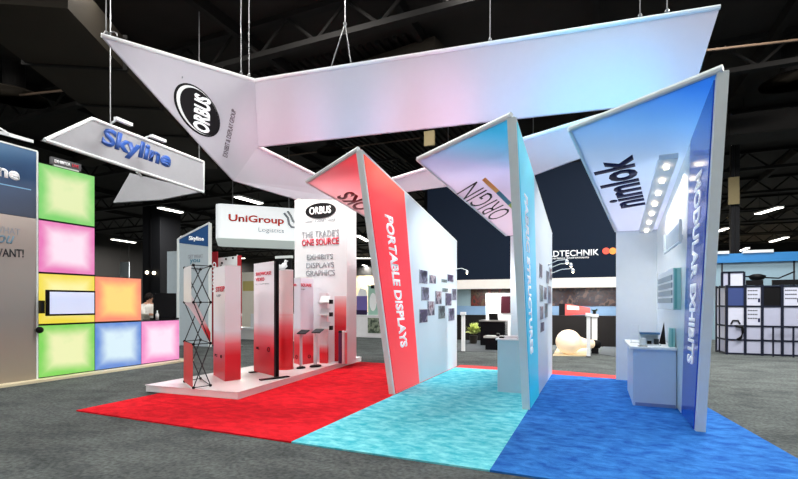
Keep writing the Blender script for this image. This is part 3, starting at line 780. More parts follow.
# ---- collapsible truss column
def fade_mat(name, red_at, top, lo=(200, 14, 30), hi=(240, 239, 246)):
    return mat_print(name, [(0, lo), (red_at*0.75, (214, 26, 42)), (red_at*1.08, (232, 110, 120)), (min(1, red_at*1.45), hi), (1, hi)], (0, 0, 1), 0.0, top, 0.4)
feet = [pf(184.5, 383), pf(193.5, 389.5), pf(210.5, 387), pf(200.5, 380)]
c = sum(feet, V())/4
hT = at_d(199, 266, (c-CAM).dot(V((-sT, cT, 0)))).z
t = thing('truss_column', 'open collapsible black truss column with red panels at the platform left end', 'display stand', c)
lev = [ZP+0.03, ZP+0.03+(hT-ZP)*0.345, ZP+0.03+(hT-ZP)*0.68, hT-0.02]
def nodep(i, L): return V((feet[i].x, feet[i].y, lev[L]))
for L in range(4):
    bm = BM()
    for i in range(4): ball(bm, nodep(i, L), 0.026, 8)
    part('hub', bm, BLACK, t)
    bm = BM()
    if L in (0, 1, 3):
        for i in range(4): tube(bm, [nodep(i, L), nodep((i+1) % 4, L)], 0.008, 6)
    else:
        tube(bm, [nodep(1, L), nodep(2, L)], 0.009, 6); tube(bm, [nodep(3, L), nodep(0, L)], 0.008, 6)
    part('rail', bm, BLACK, t)
for L in range(3):
    for i in range(4):
        j = (i+1) % 4
        if i in (0, 2): continue
        bm = BM(); tube(bm, [nodep(i, L), nodep(j, L+1)], 0.009, 6); tube(bm, [nodep(j, L), nodep(i, L+1)], 0.009, 6)
        part('cross_brace', bm, DARK, t)
out = (feet[0]-feet[3]); out.z = 0; out = (feet[0]-feet[2]).normalized()*0.02
part('red_panel', prism(BM(), [nodep(0, 0)+out, nodep(1, 0)+out, nodep(1, 1)+out, nodep(0, 1)+out], out*0.3), RED, t, label='red panel at the foot of the column')
part('white_panel', prism(BM(), [nodep(0, 2)+out, nodep(1, 2).lerp(nodep(0, 2), 0.15)+out, nodep(1, 3).lerp(nodep(0, 3), 0.15)+out, nodep(0, 3)+out], out*0.3), WHITE, t, label='white panel at the top of the column')
# twisted graphic from upper left front to lower right
bm = BM(); pts = []
for i in range(9):
    f_ = i/8; A = nodep(0, 2).lerp(nodep(2, 1), f_)
    z = lev[2]*(1-f_**1.3) + lev[1]*f_**1.3
    pts.append((V((A.x, A.y, z+0.30-0.12*f_)), V((A.x, A.y, z-0.02))))
va = [(bm.verts.new(a), bm.verts.new(b)) for a, b in pts]
for (a, b), (c_, d_) in zip(va, va[1:]): bm.faces.new((a, b, d_, c_))
bmesh.ops.solidify(bm, geom=list(bm.faces), thickness=0.006)
part('twisted_panel', bm, mat_print('twist_print', [(0, (214, 20, 40)), (0.28, (220, 40, 56)), (0.42, (236, 210, 216)), (1, (228, 234, 236))], (0, 0, 1), lev[1]-c.z-0.05, lev[2]-c.z+0.2, 0.4), t, label='twisted panel printed white to red')
a_ = [at_pl(*q_, nodep(0, 2)+out*1.6, out.normalized()) for q_ in ((183.5, 292), (189, 292), (183.5, 288.5))]
part('lettering', letters('GET', a_[0], a_[1], a_[2], toward=CAM, bold=0.02), INKR, t)

def tower_box(name, label, base_px, top_y, m, texts=(), mats=None, extra=None, cat='display stand'):
    """four cornered sample tower: left corner, front corner, right corner given on the platform"""
    L, Fr, R = [pf(*p_) for p_ in base_px]
    Bk = L + R - Fr
    d = (Fr-CAM).dot(V((-sT, cT, 0))); zt = H + (HY-top_y)*d/F
    t = thing(name, label, cat, (L+R)/2)
    part('body', prism(BM(), [L, Fr, R, Bk], (0, 0, zt-ZP)), m, t)
    return t, L, Fr, R, zt
FM1 = fade_mat('fade_tower_one', 0.29, 2.2)
t, L, Fr, R, zt = tower_box('box_tower', 'square white tower fading to red, beside the truss column', ((213.5, 375), (225, 381.5), (240.8, 379.5)), 266, FM1)
def face_text(tt, A, B, s, pl, mm, bold=0.02):
    n = (B-A).cross(V((0, 0, 1))).normalized()
    if n.dot(CAM-A) < 0: n = -n
    P0 = A + n*0.004
    bl, br, tl = [at_pl(*p_, P0, n) for p_ in pl]
    br.z = bl.z
    part('lettering', letters(s, bl, br, tl, toward=CAM, bold=bold, depth=0.004), mm, tt)
def face_ring(tt, A, B, px, py, r=0.04):
    n = (B-A).cross(V((0, 0, 1))).normalized()
    if n.dot(CAM-A) < 0: n = -n
    c_ = at_pl(px, py, A + n*0.006, n); u = (B-A).normalized()
    part('logo_ring', tube(BM(), [c_ + u*r*math.cos(k_*math.pi/8) + V((0, 0, r*0.9*math.sin(k_*math.pi/8))) for k_ in range(17)], 0.007, 6), INKB, tt)
part('top_cap', prism(BM(), [V((p_.x, p_.y, zt)) for p_ in (L, Fr, R, L+R-Fr)], (0, 0, 0.02)), WHITE, t)
face_text(t, L, Fr, 'STEP', ((216, 292), (225, 292), (216, 287)), INKR)
face_text(t, L, Fr, 'UP', ((217, 297), (221, 297), (217, 294.5)), INKG)
face_ring(t, L, Fr, 221, 356.5, 0.03)
face_text(t, L, Fr, 'PC', ((215, 356), (217.5, 356), (215, 353.5)), INKB)

# ---- flat banner on a black pole
a, b = pf(253.8, 372.5), pf(274, 377.6)
d = (b-CAM).dot(V((-sT, cT, 0))); zt = H + (HY-261)*d/F
t = thing('pole_banner', 'flat white to red banner held by a black pole with a long foot', 'display stand', (a+b)/2)
u = (b-a); u.z = 0; un = u.normalized(); nn = V((un.y, -un.x, 0))
part('banner', prism(BM(), [a+V((0, 0, 0.03)), b+V((0, 0, 0.03)), V((b.x, b.y, zt)), V((a.x, a.y, zt))], -nn*0.05), fade_mat('fade_banner', 0.33, 2.2), t)
part('pole', obox(BM(), b + V((0, 0, 0)), un*0.07, -nn*0.07, (0, 0, zt-ZP)), BLACK, t)
f1, f2 = pf(260, 380.6), pf(288.5, 377)
dd = (f2-f1).normalized(); pp = V((-dd.y, dd.x, 0))*0.09
part('foot', prism(BM(), [f1-pp/2, f2-pp/2, f2+pp/2, f1+pp/2], (0, 0, 0.025)), BLACK, t)
part('foot', prism(BM(), [a-nn*0.1-un*0.04, a-nn*0.1+un*0.04, a+nn*0.1+un*0.04, a+nn*0.1-un*0.04], (0, 0, 0.025)), BLACK, t)
face_text(t, a, b, 'SHOWCASE', ((256, 276), (271.5, 274.5), (256, 272.6)), INKR)
face_text(t, a, b, 'VIDEO', ((256, 281.5), (264.5, 280.7), (256, 278)), INKR)
face_text(t, a, b, 'in a small space', ((256, 285), (269.5, 284), (256, 283.7)), INKG, 0)
face_ring(t, a, b, 268.5, 349.5, 0.045); face_text(t, a, b, 'ML', ((256.5, 349), (259.5, 349), (256.5, 346.5)), INKB)

# ---- round column
c = pf(285.5, 369); d = (c-CAM).dot(V((-sT, cT, 0))); zt = H + (HY-271)*d/F; r = 7.6*d/F
t = thing('round_column', 'round white column fading to red, behind the black pole', 'display stand', c)
FRC = fade_mat('fade_column', 0.42, 2.1, (196, 16, 26), (236, 222, 222))
part('drum', lathe(BM(), c, (0, 0, 1), [(0, r), (zt-ZP, r)], 36), FRC, t, False)
part('base_ring', lathe(BM(), c, (0, 0, 1), [(0, r*1.04), (0.03, r*1.04)], 36), RED, t)
part('top_cap', lathe(BM(), V((c.x, c.y, zt)), (0, 0, 1), [(0, r*1.02), (0.025, r*1.02)], 36), WHITE, t)
part('counter_ring', lathe(BM(), V((c.x, c.y, ZP+(zt-ZP)*0.55)), (0, 0, 1), [(0, r*1.01), (0.015, r*1.01)], 36), mat('ring_pink', (236, 170, 170), 0.4), t)

# ---- second box tower behind the tablet stands
t, L, Fr, R, zt = tower_box('box_tower', 'square white tower fading to red, behind the two tablet stands', ((294, 363.2), (300.5, 365), (313.5, 363)), 278, fade_mat('fade_tower_two', 0.3, 2.0, (214, 50, 60), (228, 226, 240)))
face_text(t, Fr, R, 'SQUARE', ((300.8, 287), (311.5, 286.2), (300.8, 283.3)), INKR)
face_text(t, Fr, R, 'up', ((301, 290), (305, 289.8), (301, 288.6)), INKG)
face_text(t, L, Fr, 'on', ((293.6, 286.5), (296.5, 286.5), (293.6, 284)), INKR)
face_ring(t, L, Fr, 296.5, 357, 0.05); face_ring(t, Fr, R, 309.3, 356.5, 0.04)
part('top_cap', prism(BM(), [V((p_.x, p_.y, zt)) for p_ in (L, Fr, R, L+R-Fr)], (0, 0, 0.02)), WHITE, t)

# ---- tablet stands
def tablet_stand(px, py, top, label, w=1.0):
    c = pf(px, py); d = (c-CAM).dot(V((-sT, cT, 0))); zt = H + (HY-top)*d/F
    t = thing('tablet_stand', label, 'tablet stand', c, 'tablet stands on the platform')
    part('foot', lathe(BM(), c, (0, 0, 1), [(0, 0.09*w), (0.03, 0.085*w), (0.05, 0.03*w)], 20, 1.4), BLACK, t)
    part('post', box(BM(), c.x-0.025*w, c.x+0.025*w, c.y-0.02, c.y+0.02, ZP+0.04, zt-0.02), mat('stand_white', (222, 220, 226), 0.4), t)
    part('tablet', prism(BM(), [V((c.x-0.04, c.y-0.1, zt-0.03)), V((c.x+0.18, c.y-0.1, zt-0.03)), V((c.x+0.18, c.y+0.08, zt+0.04)), V((c.x-0.04, c.y+0.08, zt+0.04))], (0, -0.007, 0.02)), DARK, t)
    return t
tablet_stand(301, 368.3, 332.5, 'slimmer left tablet stand with white post and black oval foot')
tablet_stand(315.5, 366.6, 331.5, 'broader right tablet stand with white post and black oval foot', 1.35)

# ---- literature rack
a, b = pf(319.5, 363), pf(332.3, 362.3)
b.y = a.y
d = (a-CAM).dot(V((-sT, cT, 0))); zt = H + (HY-293)*d/F
t = thing('literature_rack', 'white literature rack fading to red against the tower, with three shelves', 'brochure rack', (a+b)/2)
part('back_board', box(BM(), a.x, b.x, a.y, a.y+0.06, ZP, zt), fade_mat('fade_rack', 0.2, 1.6, (222, 40, 50), (234, 230, 234)), t)
for py in (301.8, 314.3, 327.6):
    q0, q1 = at_y(317.5, py, a.y-0.14), at_y(329.5, py, a.y-0.14)
    sh = part('shelf', prism(BM(), [(q0.x, a.y-0.14, q0.z-0.03), (q1.x, a.y-0.14, q0.z-0.03), (q1.x, a.y, q0.z-0.05), (q0.x, a.y, q0.z-0.05)], (0, 0, 0.03)), GREYM, t)
    part('end_clip', box(BM(), q1.x, q1.x+0.05, a.y-0.16, a.y-0.06, q0.z-0.05, q0.z+0.05), BLACK, sh)
    single('brochure', prism(BM(), [(q0.x+0.03, a.y-0.09, q0.z+0.002), (q1.x-0.04, a.y-0.09, q0.z+0.002), (q1.x-0.04, a.y-0.014, q0.z+0.14), (q0.x+0.03, a.y-0.014, q0.z+0.14)], (0, -0.012, 0)), MATS['paper_white'],
           {301.8: 'white brochure on the top shelf of the literature rack', 314.3: 'white brochure on the middle shelf of the literature rack', 327.6: 'white brochure on the bottom shelf of the literature rack'}[py], 'brochure', 'brochures in the rack')
# ---- roll-up cases by the tower foot
yb_ = YT - 0.22
for px0, px1, mm, lab in ((337.3, 340.4, mat('plum_case', (84, 22, 74), 0.5), 'plum coloured upright roll case at the tower foot'), (341, 343.2, mat('white_case', (230, 220, 224), 0.5), 'white upright roll case at the tower foot'), (343.8, 345.8, mat('pinkred_case', (214, 100, 110), 0.5), 'pink red upright roll case at the tower foot')):
    p0, p1 = at_y(px0, 358, yb_), at_y(px1, 358, yb_); zt = at_y(px0, 331, yb_).z
    t = thing('roll_case', lab, 'roll case', ((p0.x+p1.x)/2, yb_+0.06, ZP), 'roll cases at the tower foot')
    r = (p1.x-p0.x)/2
    part('tube', lathe(BM(), ((p0.x+p1.x)/2, yb_+0.06, ZP), (0, 0, 1), [(0, r), (zt-ZP-0.04, r)], 16), mm, t, False)
    part('cap', lathe(BM(), ((p0.x+p1.x)/2, yb_+0.06, zt-0.04), (0, 0, 1), [(0, r*1.06), (0.03, r*1.06), (0.045, r*0.7)], 16), mat('case_cap', (226, 214, 218), 0.5) if 'plum' not in lab else BLACK, t)

# ================================================================== BOOTH AT LEFT: GLOWING CUBES
XS = -10.5
def sx(px, py): return at_x(px, py, XS)
zb_ = sx(38, 377.5).z
ZB = 0.05
single('booth_plinth', box(BM(), XS-1.8, XS+0.22, 1.5, sx(179, 340).y+0.3, 0.001, ZB-0.001), mat('plinth_cream', (222, 212, 180), 0.5), 'thin cream raised floor edge under the glowing cubes', 'floor edge')
yA, yB_, yC_, yD_ = sx(38.5, 300).y, sx(95, 300).y, sx(141.5, 300).y, sx(179.5, 300).y
rows0 = [sx(66, y_).z for y_ in (373.2, 324, 273.5, 223.0, 168.5)]
rows1 = [sx(118, y_).z for y_ in (365.5, 321.7, 277.3)]
rows2 = [sx(160, y_).z for y_ in (359.5, 320.2)]
rows0[0] = rows1[0] = rows2[0] = ZB
r1, r2 = (rows0[1]+rows1[1]+rows2[1])/3, (rows0[2]+rows1[2])/2
rows0[1] = rows1[1] = rows2[1] = r1; rows0[2] = rows1[2] = r2
boxes = [(yA, yB_, rows0[0], rows0[1], (118, 206, 76), (232, 236, 176), 'green glowing cube at the bottom of the left stack', 0.95),
         (yA, yB_, rows0[1], rows0[2], (236, 214, 60), (248, 238, 160), 'yellow glowing cube behind the wall screen', 0.95),
         (yA, yB_, rows0[2], rows0[3], (226, 110, 178), (248, 220, 236), 'pink glowing cube, third of the left stack', 0.95),
         (yA, yB_, rows0[3], rows0[4], (112, 206, 92), (226, 236, 176), 'green glowing cube at the top of the left stack', 0.9),
         (yB_, yC_, rows1[0], rows1[1], (82, 130, 208), (212, 234, 244), 'blue glowing cube at the bottom of the middle stack', 0.95),
         (yB_, yC_, rows1[1], rows1[2], (238, 128, 96), (254, 206, 110), 'orange glowing cube on top of the blue one', 1.0),
         (yC_, yD_, rows2[0], rows2[1], (232, 130, 190), (250, 220, 238), 'pink glowing cube standing alone at the right end', 1.0)]
for i, (ya_, yb2, z0, z1, e, m_, lab, s) in enumerate(boxes):
    t = thing('light_cube', lab, 'light box', (XS-0.4, (ya_+yb2)/2, z0), 'glowing cubes')
    part('frame', box(BM(), XS-0.9, XS-0.02, ya_+0.002, yb2-0.002, z0+0.002, z1-0.002), BLACK, t)
    w_ = box(BM(), XS-0.02, XS+0.0, ya_+0.012, yb2-0.012, z0+0.02, z1-0.02)
    part('glowing_panel', w_, mat_lightbox('lightbox_%d' % i, e, m_, s), t)
# wall screen
p, q = at_x(46.5, 316, XS+0.22), at_x(95.5, 289.5, XS+0.22)
t = thing('wall_screen', 'wide pale blue flat screen on an arm in front of the yellow cube', 'screen', (XS+0.2, (p.y+q.y)/2, p.z))
zt_, zb2 = at_x(60, 290, XS+0.22).z, at_x(60, 315.8, XS+0.22).z
part('casing', box(BM(), XS+0.17, XS+0.22, p.y, q.y, zb2, zt_, 0.01), BLACKG, t)
part('display', box(BM(), XS+0.22, XS+0.224, p.y+0.06, q.y-0.03, zb2+0.04, zt_-0.04), mat_print('screen_glow', [(0, (206, 214, 240)), (0.5, (196, 208, 238)), (1, (214, 220, 244))], (0, 0, 1), 0, 0.7, 0.3, emit=0.3), t)
part('arm', box(BM(), XS+0.0, XS+0.17, (p.y+q.y)/2-0.1, (p.y+q.y)/2+0.1, (zb2+zt_)/2-0.1, (zb2+zt_)/2+0.1), DARK, t)
p = at_x(39.8, 313.5, XS+0.06); q = at_x(44.8, 300.5, XS+0.06)
t = thing('control_box', 'small dark olive box on the yellow cube beside the screen', 'box', (XS, p.y, p.z))
part('body', box(BM(), XS+0.001, XS+0.07, p.y, q.y, p.z, q.z, 0.008), mat('olive_box', (62, 56, 34), 0.5), t)
part('bracket', box(BM(), XS+0.07, XS+0.075, p.y+0.02, q.y-0.02, p.z+0.05, q.z-0.05), DARK, t)
# small header sign above the green cube
p, q = at_x(53, 170, XS), at_x(83, 158, XS)
t = thing('header_sign', 'small dark sign with white and red lettering above the top green cube', 'sign', (XS-0.1, (p.y+q.y)/2, rows0[4]))
zz0, zz1 = max(at_x(68, 171, XS).z, rows0[4]+0.04), at_x(68, 160, XS).z
part('board', box(BM(), XS-0.12, XS-0.06, p.y, q.y, zz0, zz1), mat('sign_charcoal', (70, 70, 74), 0.5), t)
part('stand', box(BM(), XS-0.12, XS-0.06, p.y+0.05, q.y-0.05, rows0[4], zz0), mat('stand_pale', (190, 200, 190), 0.5), t)
hh = (zz1-zz0); ym = p.y + (q.y-p.y)*0.62
part('lettering', letters('EXHIBITOR', (XS-0.06, p.y+0.06, zz0+hh*0.3), (XS-0.06, ym, zz0+hh*0.3), (XS-0.06, p.y+0.06, zz0+hh*0.72), toward=CAM, bold=0.02), INKW, t)
part('lettering', letters('LIVE', (XS-0.06, ym+0.04, zz0+hh*0.3), (XS-0.06, q.y-0.06, zz0+hh*0.3), (XS-0.06, ym+0.04, zz0+hh*0.72), toward=CAM, bold=0.02), INKR, t)

# lettered graphic wall at the left edge
zt_ = sx(20, 147.5).z; zs_ = sx(37, 218.5).z
yE = sx(37.3, 300).y
yW = 2.6
t = thing('graphic_wall', 'tall wall printed navy above and grey below, cut by the left photo edge', 'display wall', (XS, (yW+yE)/2, ZB))
GB = mat_print('navy_fade_print', [(0, (24, 44, 74)), (0.4, (34, 74, 118)), (0.75, (84, 140, 184)), (1, (140, 186, 214))], (0, -0.35, 0.94), 2.6, 5.0, 0.4)
part('upper_print', box(BM(), XS-0.08, XS, yW, yE-0.02, zs_, zt_), GB, t)
part('lower_print', box(BM(), XS-0.08, XS, yW, yE-0.02, ZB, zs_-0.01), mat_print('warm_grey_print', [(0, (150, 140, 124)), (0.4, (132, 130, 128)), (0.7, (150, 146, 142)), (1, (190, 178, 170))], (0, 0, 1), 0, 3.3, 0.25, coat=0.3), t)
part('edge_post', box(BM(), XS-0.09, XS+0.012, yE-0.02, yE+0.012, ZB, zt_+0.01), GREYM, t)
part('top_rail', box(BM(), XS-0.09, XS+0.01, yW, yE, zt_, zt_+0.03), GREYM, t)
part('lettering', letters('Skyline', at_x(-50, 168, XS), at_x(19.5, 184.8, XS), at_x(-50, 150, XS), toward=CAM, bold=0.04), INKW, t)
part('rule', box(BM(), XS, XS+0.004, sx(-10, 185).y, sx(31, 190).y, sx(20, 188.2).z, sx(20, 187.2).z), mat('pale_blue_rule', (120, 176, 214), 0.5), t)
part('lettering', letters('GET WHAT', at_x(-26, 229, XS), at_x(20, 235.5, XS), at_x(-26, 222, XS), toward=CAM), INKG, t)
part('lettering', letters('you', at_x(-14, 246, XS), at_x(13.5, 247.5, XS), at_x(-13, 234, XS), toward=CAM, shear=0.3, bold=0.01), mat('teal_grey_ink', (104, 140, 160), 0.5), t)
part('lettering', letters('WANT!', at_x(-8, 256.5, XS), at_x(23.5, 257.5, XS), at_x(-8, 248, XS), toward=CAM, bold=0.01), mat('charcoal_ink', (60, 62, 66), 0.5), t)
part('connector', ball(BM(), (XS+0.06, yE+0.01, sx(36, 330).z), 0.07, 10), BLACK, t)
# arm light on that wall
tip = at_x(12, 136, XS+0.55); rt = V((XS+0.0, tip.y-0.3, zt_+0.02))
t = thing('arm_light', 'white arm light above the navy lettered wall at left edge', 'lamp', rt, 'arm lights at left')
part('arm', tube(BM(), [rt, rt+V((0.3, 0.15, 0.18)), tip], 0.02, 8), WHITE, t)
part('lamp_head', obox(BM(), tip+V((-0.03, -0.18, -0.02)), (0.1, 0.1, -0.02), (0, 0.4, 0), (0, 0, 0.06)), WHITE, t)

# counter top behind the pink cube : black monitor and a seated person
p, q = at_x(155, 319, XS-0.35), at_x(176.5, 293, XS-0.35)
t = thing('monitor', 'big black screen standing on the lone pink cube', 'screen', (XS-0.4, (p.y+q.y)/2, r1))
part('casing', box(BM(), XS-0.42, XS-0.35, p.y, q.y, r1+0.04, at_x(165, 293, XS-0.35).z, 0.01), BLACKG, t)
part('foot', box(BM(), XS-0.6, XS-0.2, (p.y+q.y)/2-0.3, (p.y+q.y)/2+0.3, r1, r1+0.04), BLACK, t)
p = at_x(157.3, 318, XS-0.25)
single('bottle', lathe(BM(), (p.x, p.y, r1), (0, 0, 1), [(0, 0.04), (0.14, 0.04), (0.2, 0.015), (0.25, 0.015)], 14), WHITE, 'small white bottle on the lone pink cube beside the black screen', 'bottle', smooth=True)
# person behind the counter
def person(base, scale=1.0):
    """sitting on a stool behind the counter, facing the camera side (+X)"""
    B = V(base)
    t = thing('person', 'person with dark hair in a white shirt sitting behind the pink cube', 'person', B)
    def J(x, y, z): return B + V((x, y, z))*scale
    joints = {'pelvis': J(0, 0, 0.62), 'waist': J(0.01, 0, 0.80), 'chest': J(0.03, 0, 1.02), 'neck': J(0.05, 0, 1.22), 'head': J(0.08, 0, 1.32), 'crown': J(0.09, 0, 1.43)}
    order = ['pelvis', 'waist', 'chest', 'neck', 'head', 'crown']
    vs, es, rad = [], [], []
    def add(p_, r_, par=None):
        vs.append(p_); rad.append(r_)
        if par is not None: es.append((par, len(vs)-1))
        return len(vs)-1
    pel = add(joints['pelvis'], 0.15); wa = add(joints['waist'], 0.14, pel); ch = add(joints['chest'], 0.16, wa)
    ne = add(joints['neck'], 0.055, ch); he = add(joints['head'], 0.095, ne); add(joints['crown'], 0.085, he)
    for s in (-1, 1):
        sh = add(J(0.03, s*0.19, 1.13), 0.065, ch); el = add(J(0.12, s*0.24, 0.88), 0.05, sh); wr = add(J(0.32, s*0.12, 0.86), 0.034, el)
        ha = add(J(0.39, s*0.09, 0.86), 0.036, wr)
        for f_ in range(4): add(J(0.46, s*(0.06+0.02*f_), 0.855), 0.011, ha)
        add(J(0.41, s*0.04, 0.87), 0.012, wr)
        hp = add(J(0.04, s*0.1, 0.6), 0.1, pel); kn = add(J(0.46, s*0.12, 0.6), 0.07, hp); an = add(J(0.44, s*0.12, 0.12), 0.045, kn); add(J(0.6, s*0.13, 0.05), 0.04, an)
    me = bpy.data.meshes.new('body'); me.from_pydata([v - B for v in vs], es, [])
    o = bpy.data.objects.new('body', me); C.objects.link(o); o.parent = t
    sk = o.modifiers.new('skin', 'SKIN'); o.modifiers.new('sub', 'SUBSURF').levels = 1
    o.modifiers['sub'].render_levels = 1
    for i_, r_ in enumerate(rad): me.skin_vertices[0].data[i_].radius = (r_*scale, r_*scale)
    me.skin_vertices[0].data[0].use_root = True
    SK = mat('skin', (176, 130, 106), 0.6)
    me.materials.append(SK)
    bm = BM(); lathe(bm, joints['waist'] - V((0, 0, 0.12)), (0.08, 0, 1), [(0, 0.2), (0.2, 0.19), (0.4, 0.215), (0.47, 0.16), (0.5, 0.07)], 18, 1.15)
    for s in (-1, 1): tube(bm, [J(0.03, s*0.17, 1.14), J(0.12, s*0.245, 0.88), J(0.26, s*0.16, 0.865)], [0.085, 0.07, 0.055], 10)
    part('shirt', bm, mat('shirt_white', (214, 212, 206), 0.8), t, True)
    bm = BM()
    for s in (-1, 1): tube(bm, [J(0.0, s*0.1, 0.6), J(0.48, s*0.12, 0.6), J(0.45, s*0.12, 0.14)], [0.125, 0.09, 0.065], 10)
    part('trousers', bm, BLACK, t, True)
    bm = BM(); ball(bm, joints['head'] + V((-0.03, 0, 0.06)), 0.118, 14, (1, 0.95, 1.1)); part('hair', bm, mat('hair_dark', (30, 24, 22), 0.7), t, True)
    bm = BM()
    for s in (-1, 1): ball(bm, joints['head'] + V((0.095, s*0.035, 0.05)), 0.012, 8)
    part('eyes', bm, BLACK, t, True)
    part('nose', ball(BM(), joints['head'] + V((0.108, 0, 0.015)), 0.016, 8), SK, t, True)
    return t
pp_ = at_x(148, 310, XS-1.75)
person((XS-1.75, pp_.y, 0.40))
t = thing('stool', 'dark stool the person in the white shirt sits on', 'stool', (XS-1.75, pp_.y, 0.0))
part('seat', lathe(BM(), (XS-1.75, pp_.y, 0.8), (0, 0, 1), [(0, 0.17), (0.05, 0.18)], 20), BLACK, t)
part('post', lathe(BM(), (XS-1.75, pp_.y, 0.055), (0, 0, 1), [(0, 0.2), (0.03, 0.04), (0.75, 0.03)], 16), DARK, t)

# hanging lettered sign of that booth
hp0 = at_d(92, 118.5, 9.0); hp1 = at_d(203.5, 165, 12.4); 
hp0.z = hp1.z = (hp0.z+hp1.z)/2
hp0 = at_z(92, 118.5, 5.2); hp1 = at_z(203.5, 162, 5.2)
hv, hn = vplane(hp0, hp1)
tip = at_pl(45, 140, hv, hn); lo1 = at_pl(203.5, 192, hv, hn)
HSM = mat('hanging_fabric', (172, 174, 180), 0.55, transl=0.25)
t = thing('hanging_sign', 'long slanted hanging sign with blue script lettering, upper left', 'hanging sign', (hp0+hp1)/2)
th_ = 0.22
part('fabric_panel', sheet([tip, hp0, hp1, lo1], 0.12), HSM, t)
nh = hn if hn.dot(CAM-hv) > 0 else -hn
part('edge_rail', tube(BM(), [tip, hp0, hp1], 0.035, 8), mat('rail_white', (240, 244, 246), 0.4), t)
part('edge_rail', tube(BM(), [tip, lo1, hp1], 0.03, 8), GREYM, t)
SKB = mat('script_blue', (44, 86, 166), 0.5)
bl, br, tl = [at_pl(*q_, hv+nh*0.002, nh) for q_ in ((99.5, 149), (169, 172.5), (104.5, 126.5))]
part('lettering', letters('Skyline', bl, br, tl, toward=CAM, bold=0.045), SKB, t)
# perpendicular lower wing
w0, w1 = at_d(130, 173, 12.9), at_d(203, 191, 12.9)
w2, w3 = at_d(160, 199.5, 12.9), at_d(113, 202.5, 12.9)
part('lower_wing', sheet([w3, w0, w1, w2], 0.08), HSM, t)
part('strut', tube(BM(), [at_d(137, 172, 11.6), w0.lerp(w1, 0.15)], 0.03, 6), GREYM, t)
for p_ in (hp0.lerp(hp1, 0.13), hp0.lerp(hp1, 0.95)):
    part('cable', tube(BM(), [p_, V((p_.x, p_.y, 9.2))], 0.012, 6), CAB, t)
for px, tipx, tipy, lab in ((111, 121, 121.5, 'left arm light on top of the slanted script sign'), (146, 156, 138.5, 'right arm light on top of the slanted script sign')):
    r0 = pt_on(hp0, hp1, px) + V((0, 0, 0.05)); tp = at_pl(tipx, tipy, r0 + nh*0.4, nh)
    l = thing('arm_light', lab, 'lamp', r0, 'arm lights at left')
    part('arm', tube(BM(), [r0, r0.lerp(tp, 0.6)+V((0, 0, 0.05)), tp], 0.02, 8), WHITE, l)
    dd = (hp1-hp0).normalized()
    part('lamp_head', obox(BM(), tp-dd*0.16-V((0, 0, 0.03)), dd*0.36, nh*0.08, (0, 0, 0.06)), WHITE, l)

# ================================================================== BEHIND THE PLATFORM
# slanted-top display wall with navy header
YN = 12.6
n0, n1 = at_y(178.5, 239, YN), at_y(209.5, 223, YN)
a0 = at_z(180, 357, 0); 
t = thing('display_wall', 'pale grey slanted top wall with navy header behind the truss column', 'display wall', ((n0.x+n1.x)/2, YN, 0))
hz0, hz1 = at_y(179, 243, YN).z, at_y(209.5, 246.5, YN).z
part('lower_panel', prism(BM(), [(n0.x, YN, 0.02), (n1.x, YN, 0.02), (n1.x, YN, hz1), (n0.x, YN, hz0)], (0, 0.09, 0)), mat('pale_cool_grey', (176, 190, 198), 0.5), t)
part('header', prism(BM(), [(n0.x+.05, YN-.01, hz0), (n1.x-.03, YN-.01, hz1), (n1.x-.03, YN-.01, n1.z), (n0.x+.05, YN-.01, n0.z)], (0, 0.1, 0)), mat('header_navy', (18, 72, 128), 0.5), t)
part('top_rail', tube(BM(), [n0, n1], 0.04, 8), WHITE, t)
part('edge_post', box(BM(), n0.x-0.05, n0.x+0.05, YN-0.03, YN+0.1, 0.01, n0.z), GREYM, t)
part('edge_post', box(BM(), n1.x-0.03, n1.x+0.01, YN-0.03, YN+0.1, 0.01, n1.z), GREYM, t)
part('side_panel', box(BM(), n0.x-0.95, n0.x-0.05, YN+0.3, YN+0.38, 0.01, at_y(173, 250, YN).z), mat('pale_cool_grey', (176, 190, 198), 0.5), t)
part('lettering', letters('Skyline', at_y(189, 241.3, YN-.012), at_y(204, 242.2, YN-.012), at_y(189, 236, YN-.012), toward=CAM, bold=0.03), INKW, t)
for s_, x0, x1, y0, y1, mm in (('GET WHAT', 188, 203, 258.7, 255, INKG), ('you', 190, 200, 264, 259.5, TE), ('WANT', 193, 203, 271, 267, INKG)):
    bl, br, tl = at_y(x0, y0, YN-.004), at_y(x1, y0+.3, YN-.004), at_y(x0, y1, YN-.004); br.z = bl.z
    part('lettering', letters(s_, bl, br, tl, toward=CAM), mm, t)
# red vertical flags and white display between
YF = 13.2
for x0, x1, ytop, ybot, lab, tx in ((211, 217.5, 252, 345, 'red vertical flag with white lettering right of the slanted top wall', True), (237, 241, 255.5, 330, 'narrow red flag behind the square tower top', False)):
    p, q = at_y(x0, ytop, YF), at_y(x1, ytop, YF)
    zb2 = 0.02
    t = thing('banner_flag', lab, 'flag', ((p.x+q.x)/2, YF, 0), 'red flags')
    part('cloth', box(BM(), p.x, q.x, YF, YF+0.03, at_y(x0, ybot, YF).z, p.z), mat('flag_red', (176, 20, 36), 0.6), t)
    part('pole', tube(BM(), [(p.x, YF+0.02, 0.02), (p.x, YF+0.02, p.z+0.03)], 0.025, 8), WHITE, t)
    part('base', lathe(BM(), (p.x, YF+0.02, 0.0), (0, 0, 1), [(0, 0.22), (0.03, 0.2), (0.04, 0.03)], 16), BLACK, t)
    if tx:
        part('lettering', letters('NOMAD', at_y(216.3, 292, YF-.004), at_y(216.3, 262, YF-.004), at_y(212.5, 292, YF-.004), toward=CAM, bold=0.02), INKW, t)
p, q = at_y(218, 258, YF+.2), at_y(236.5, 256, YF+.2)
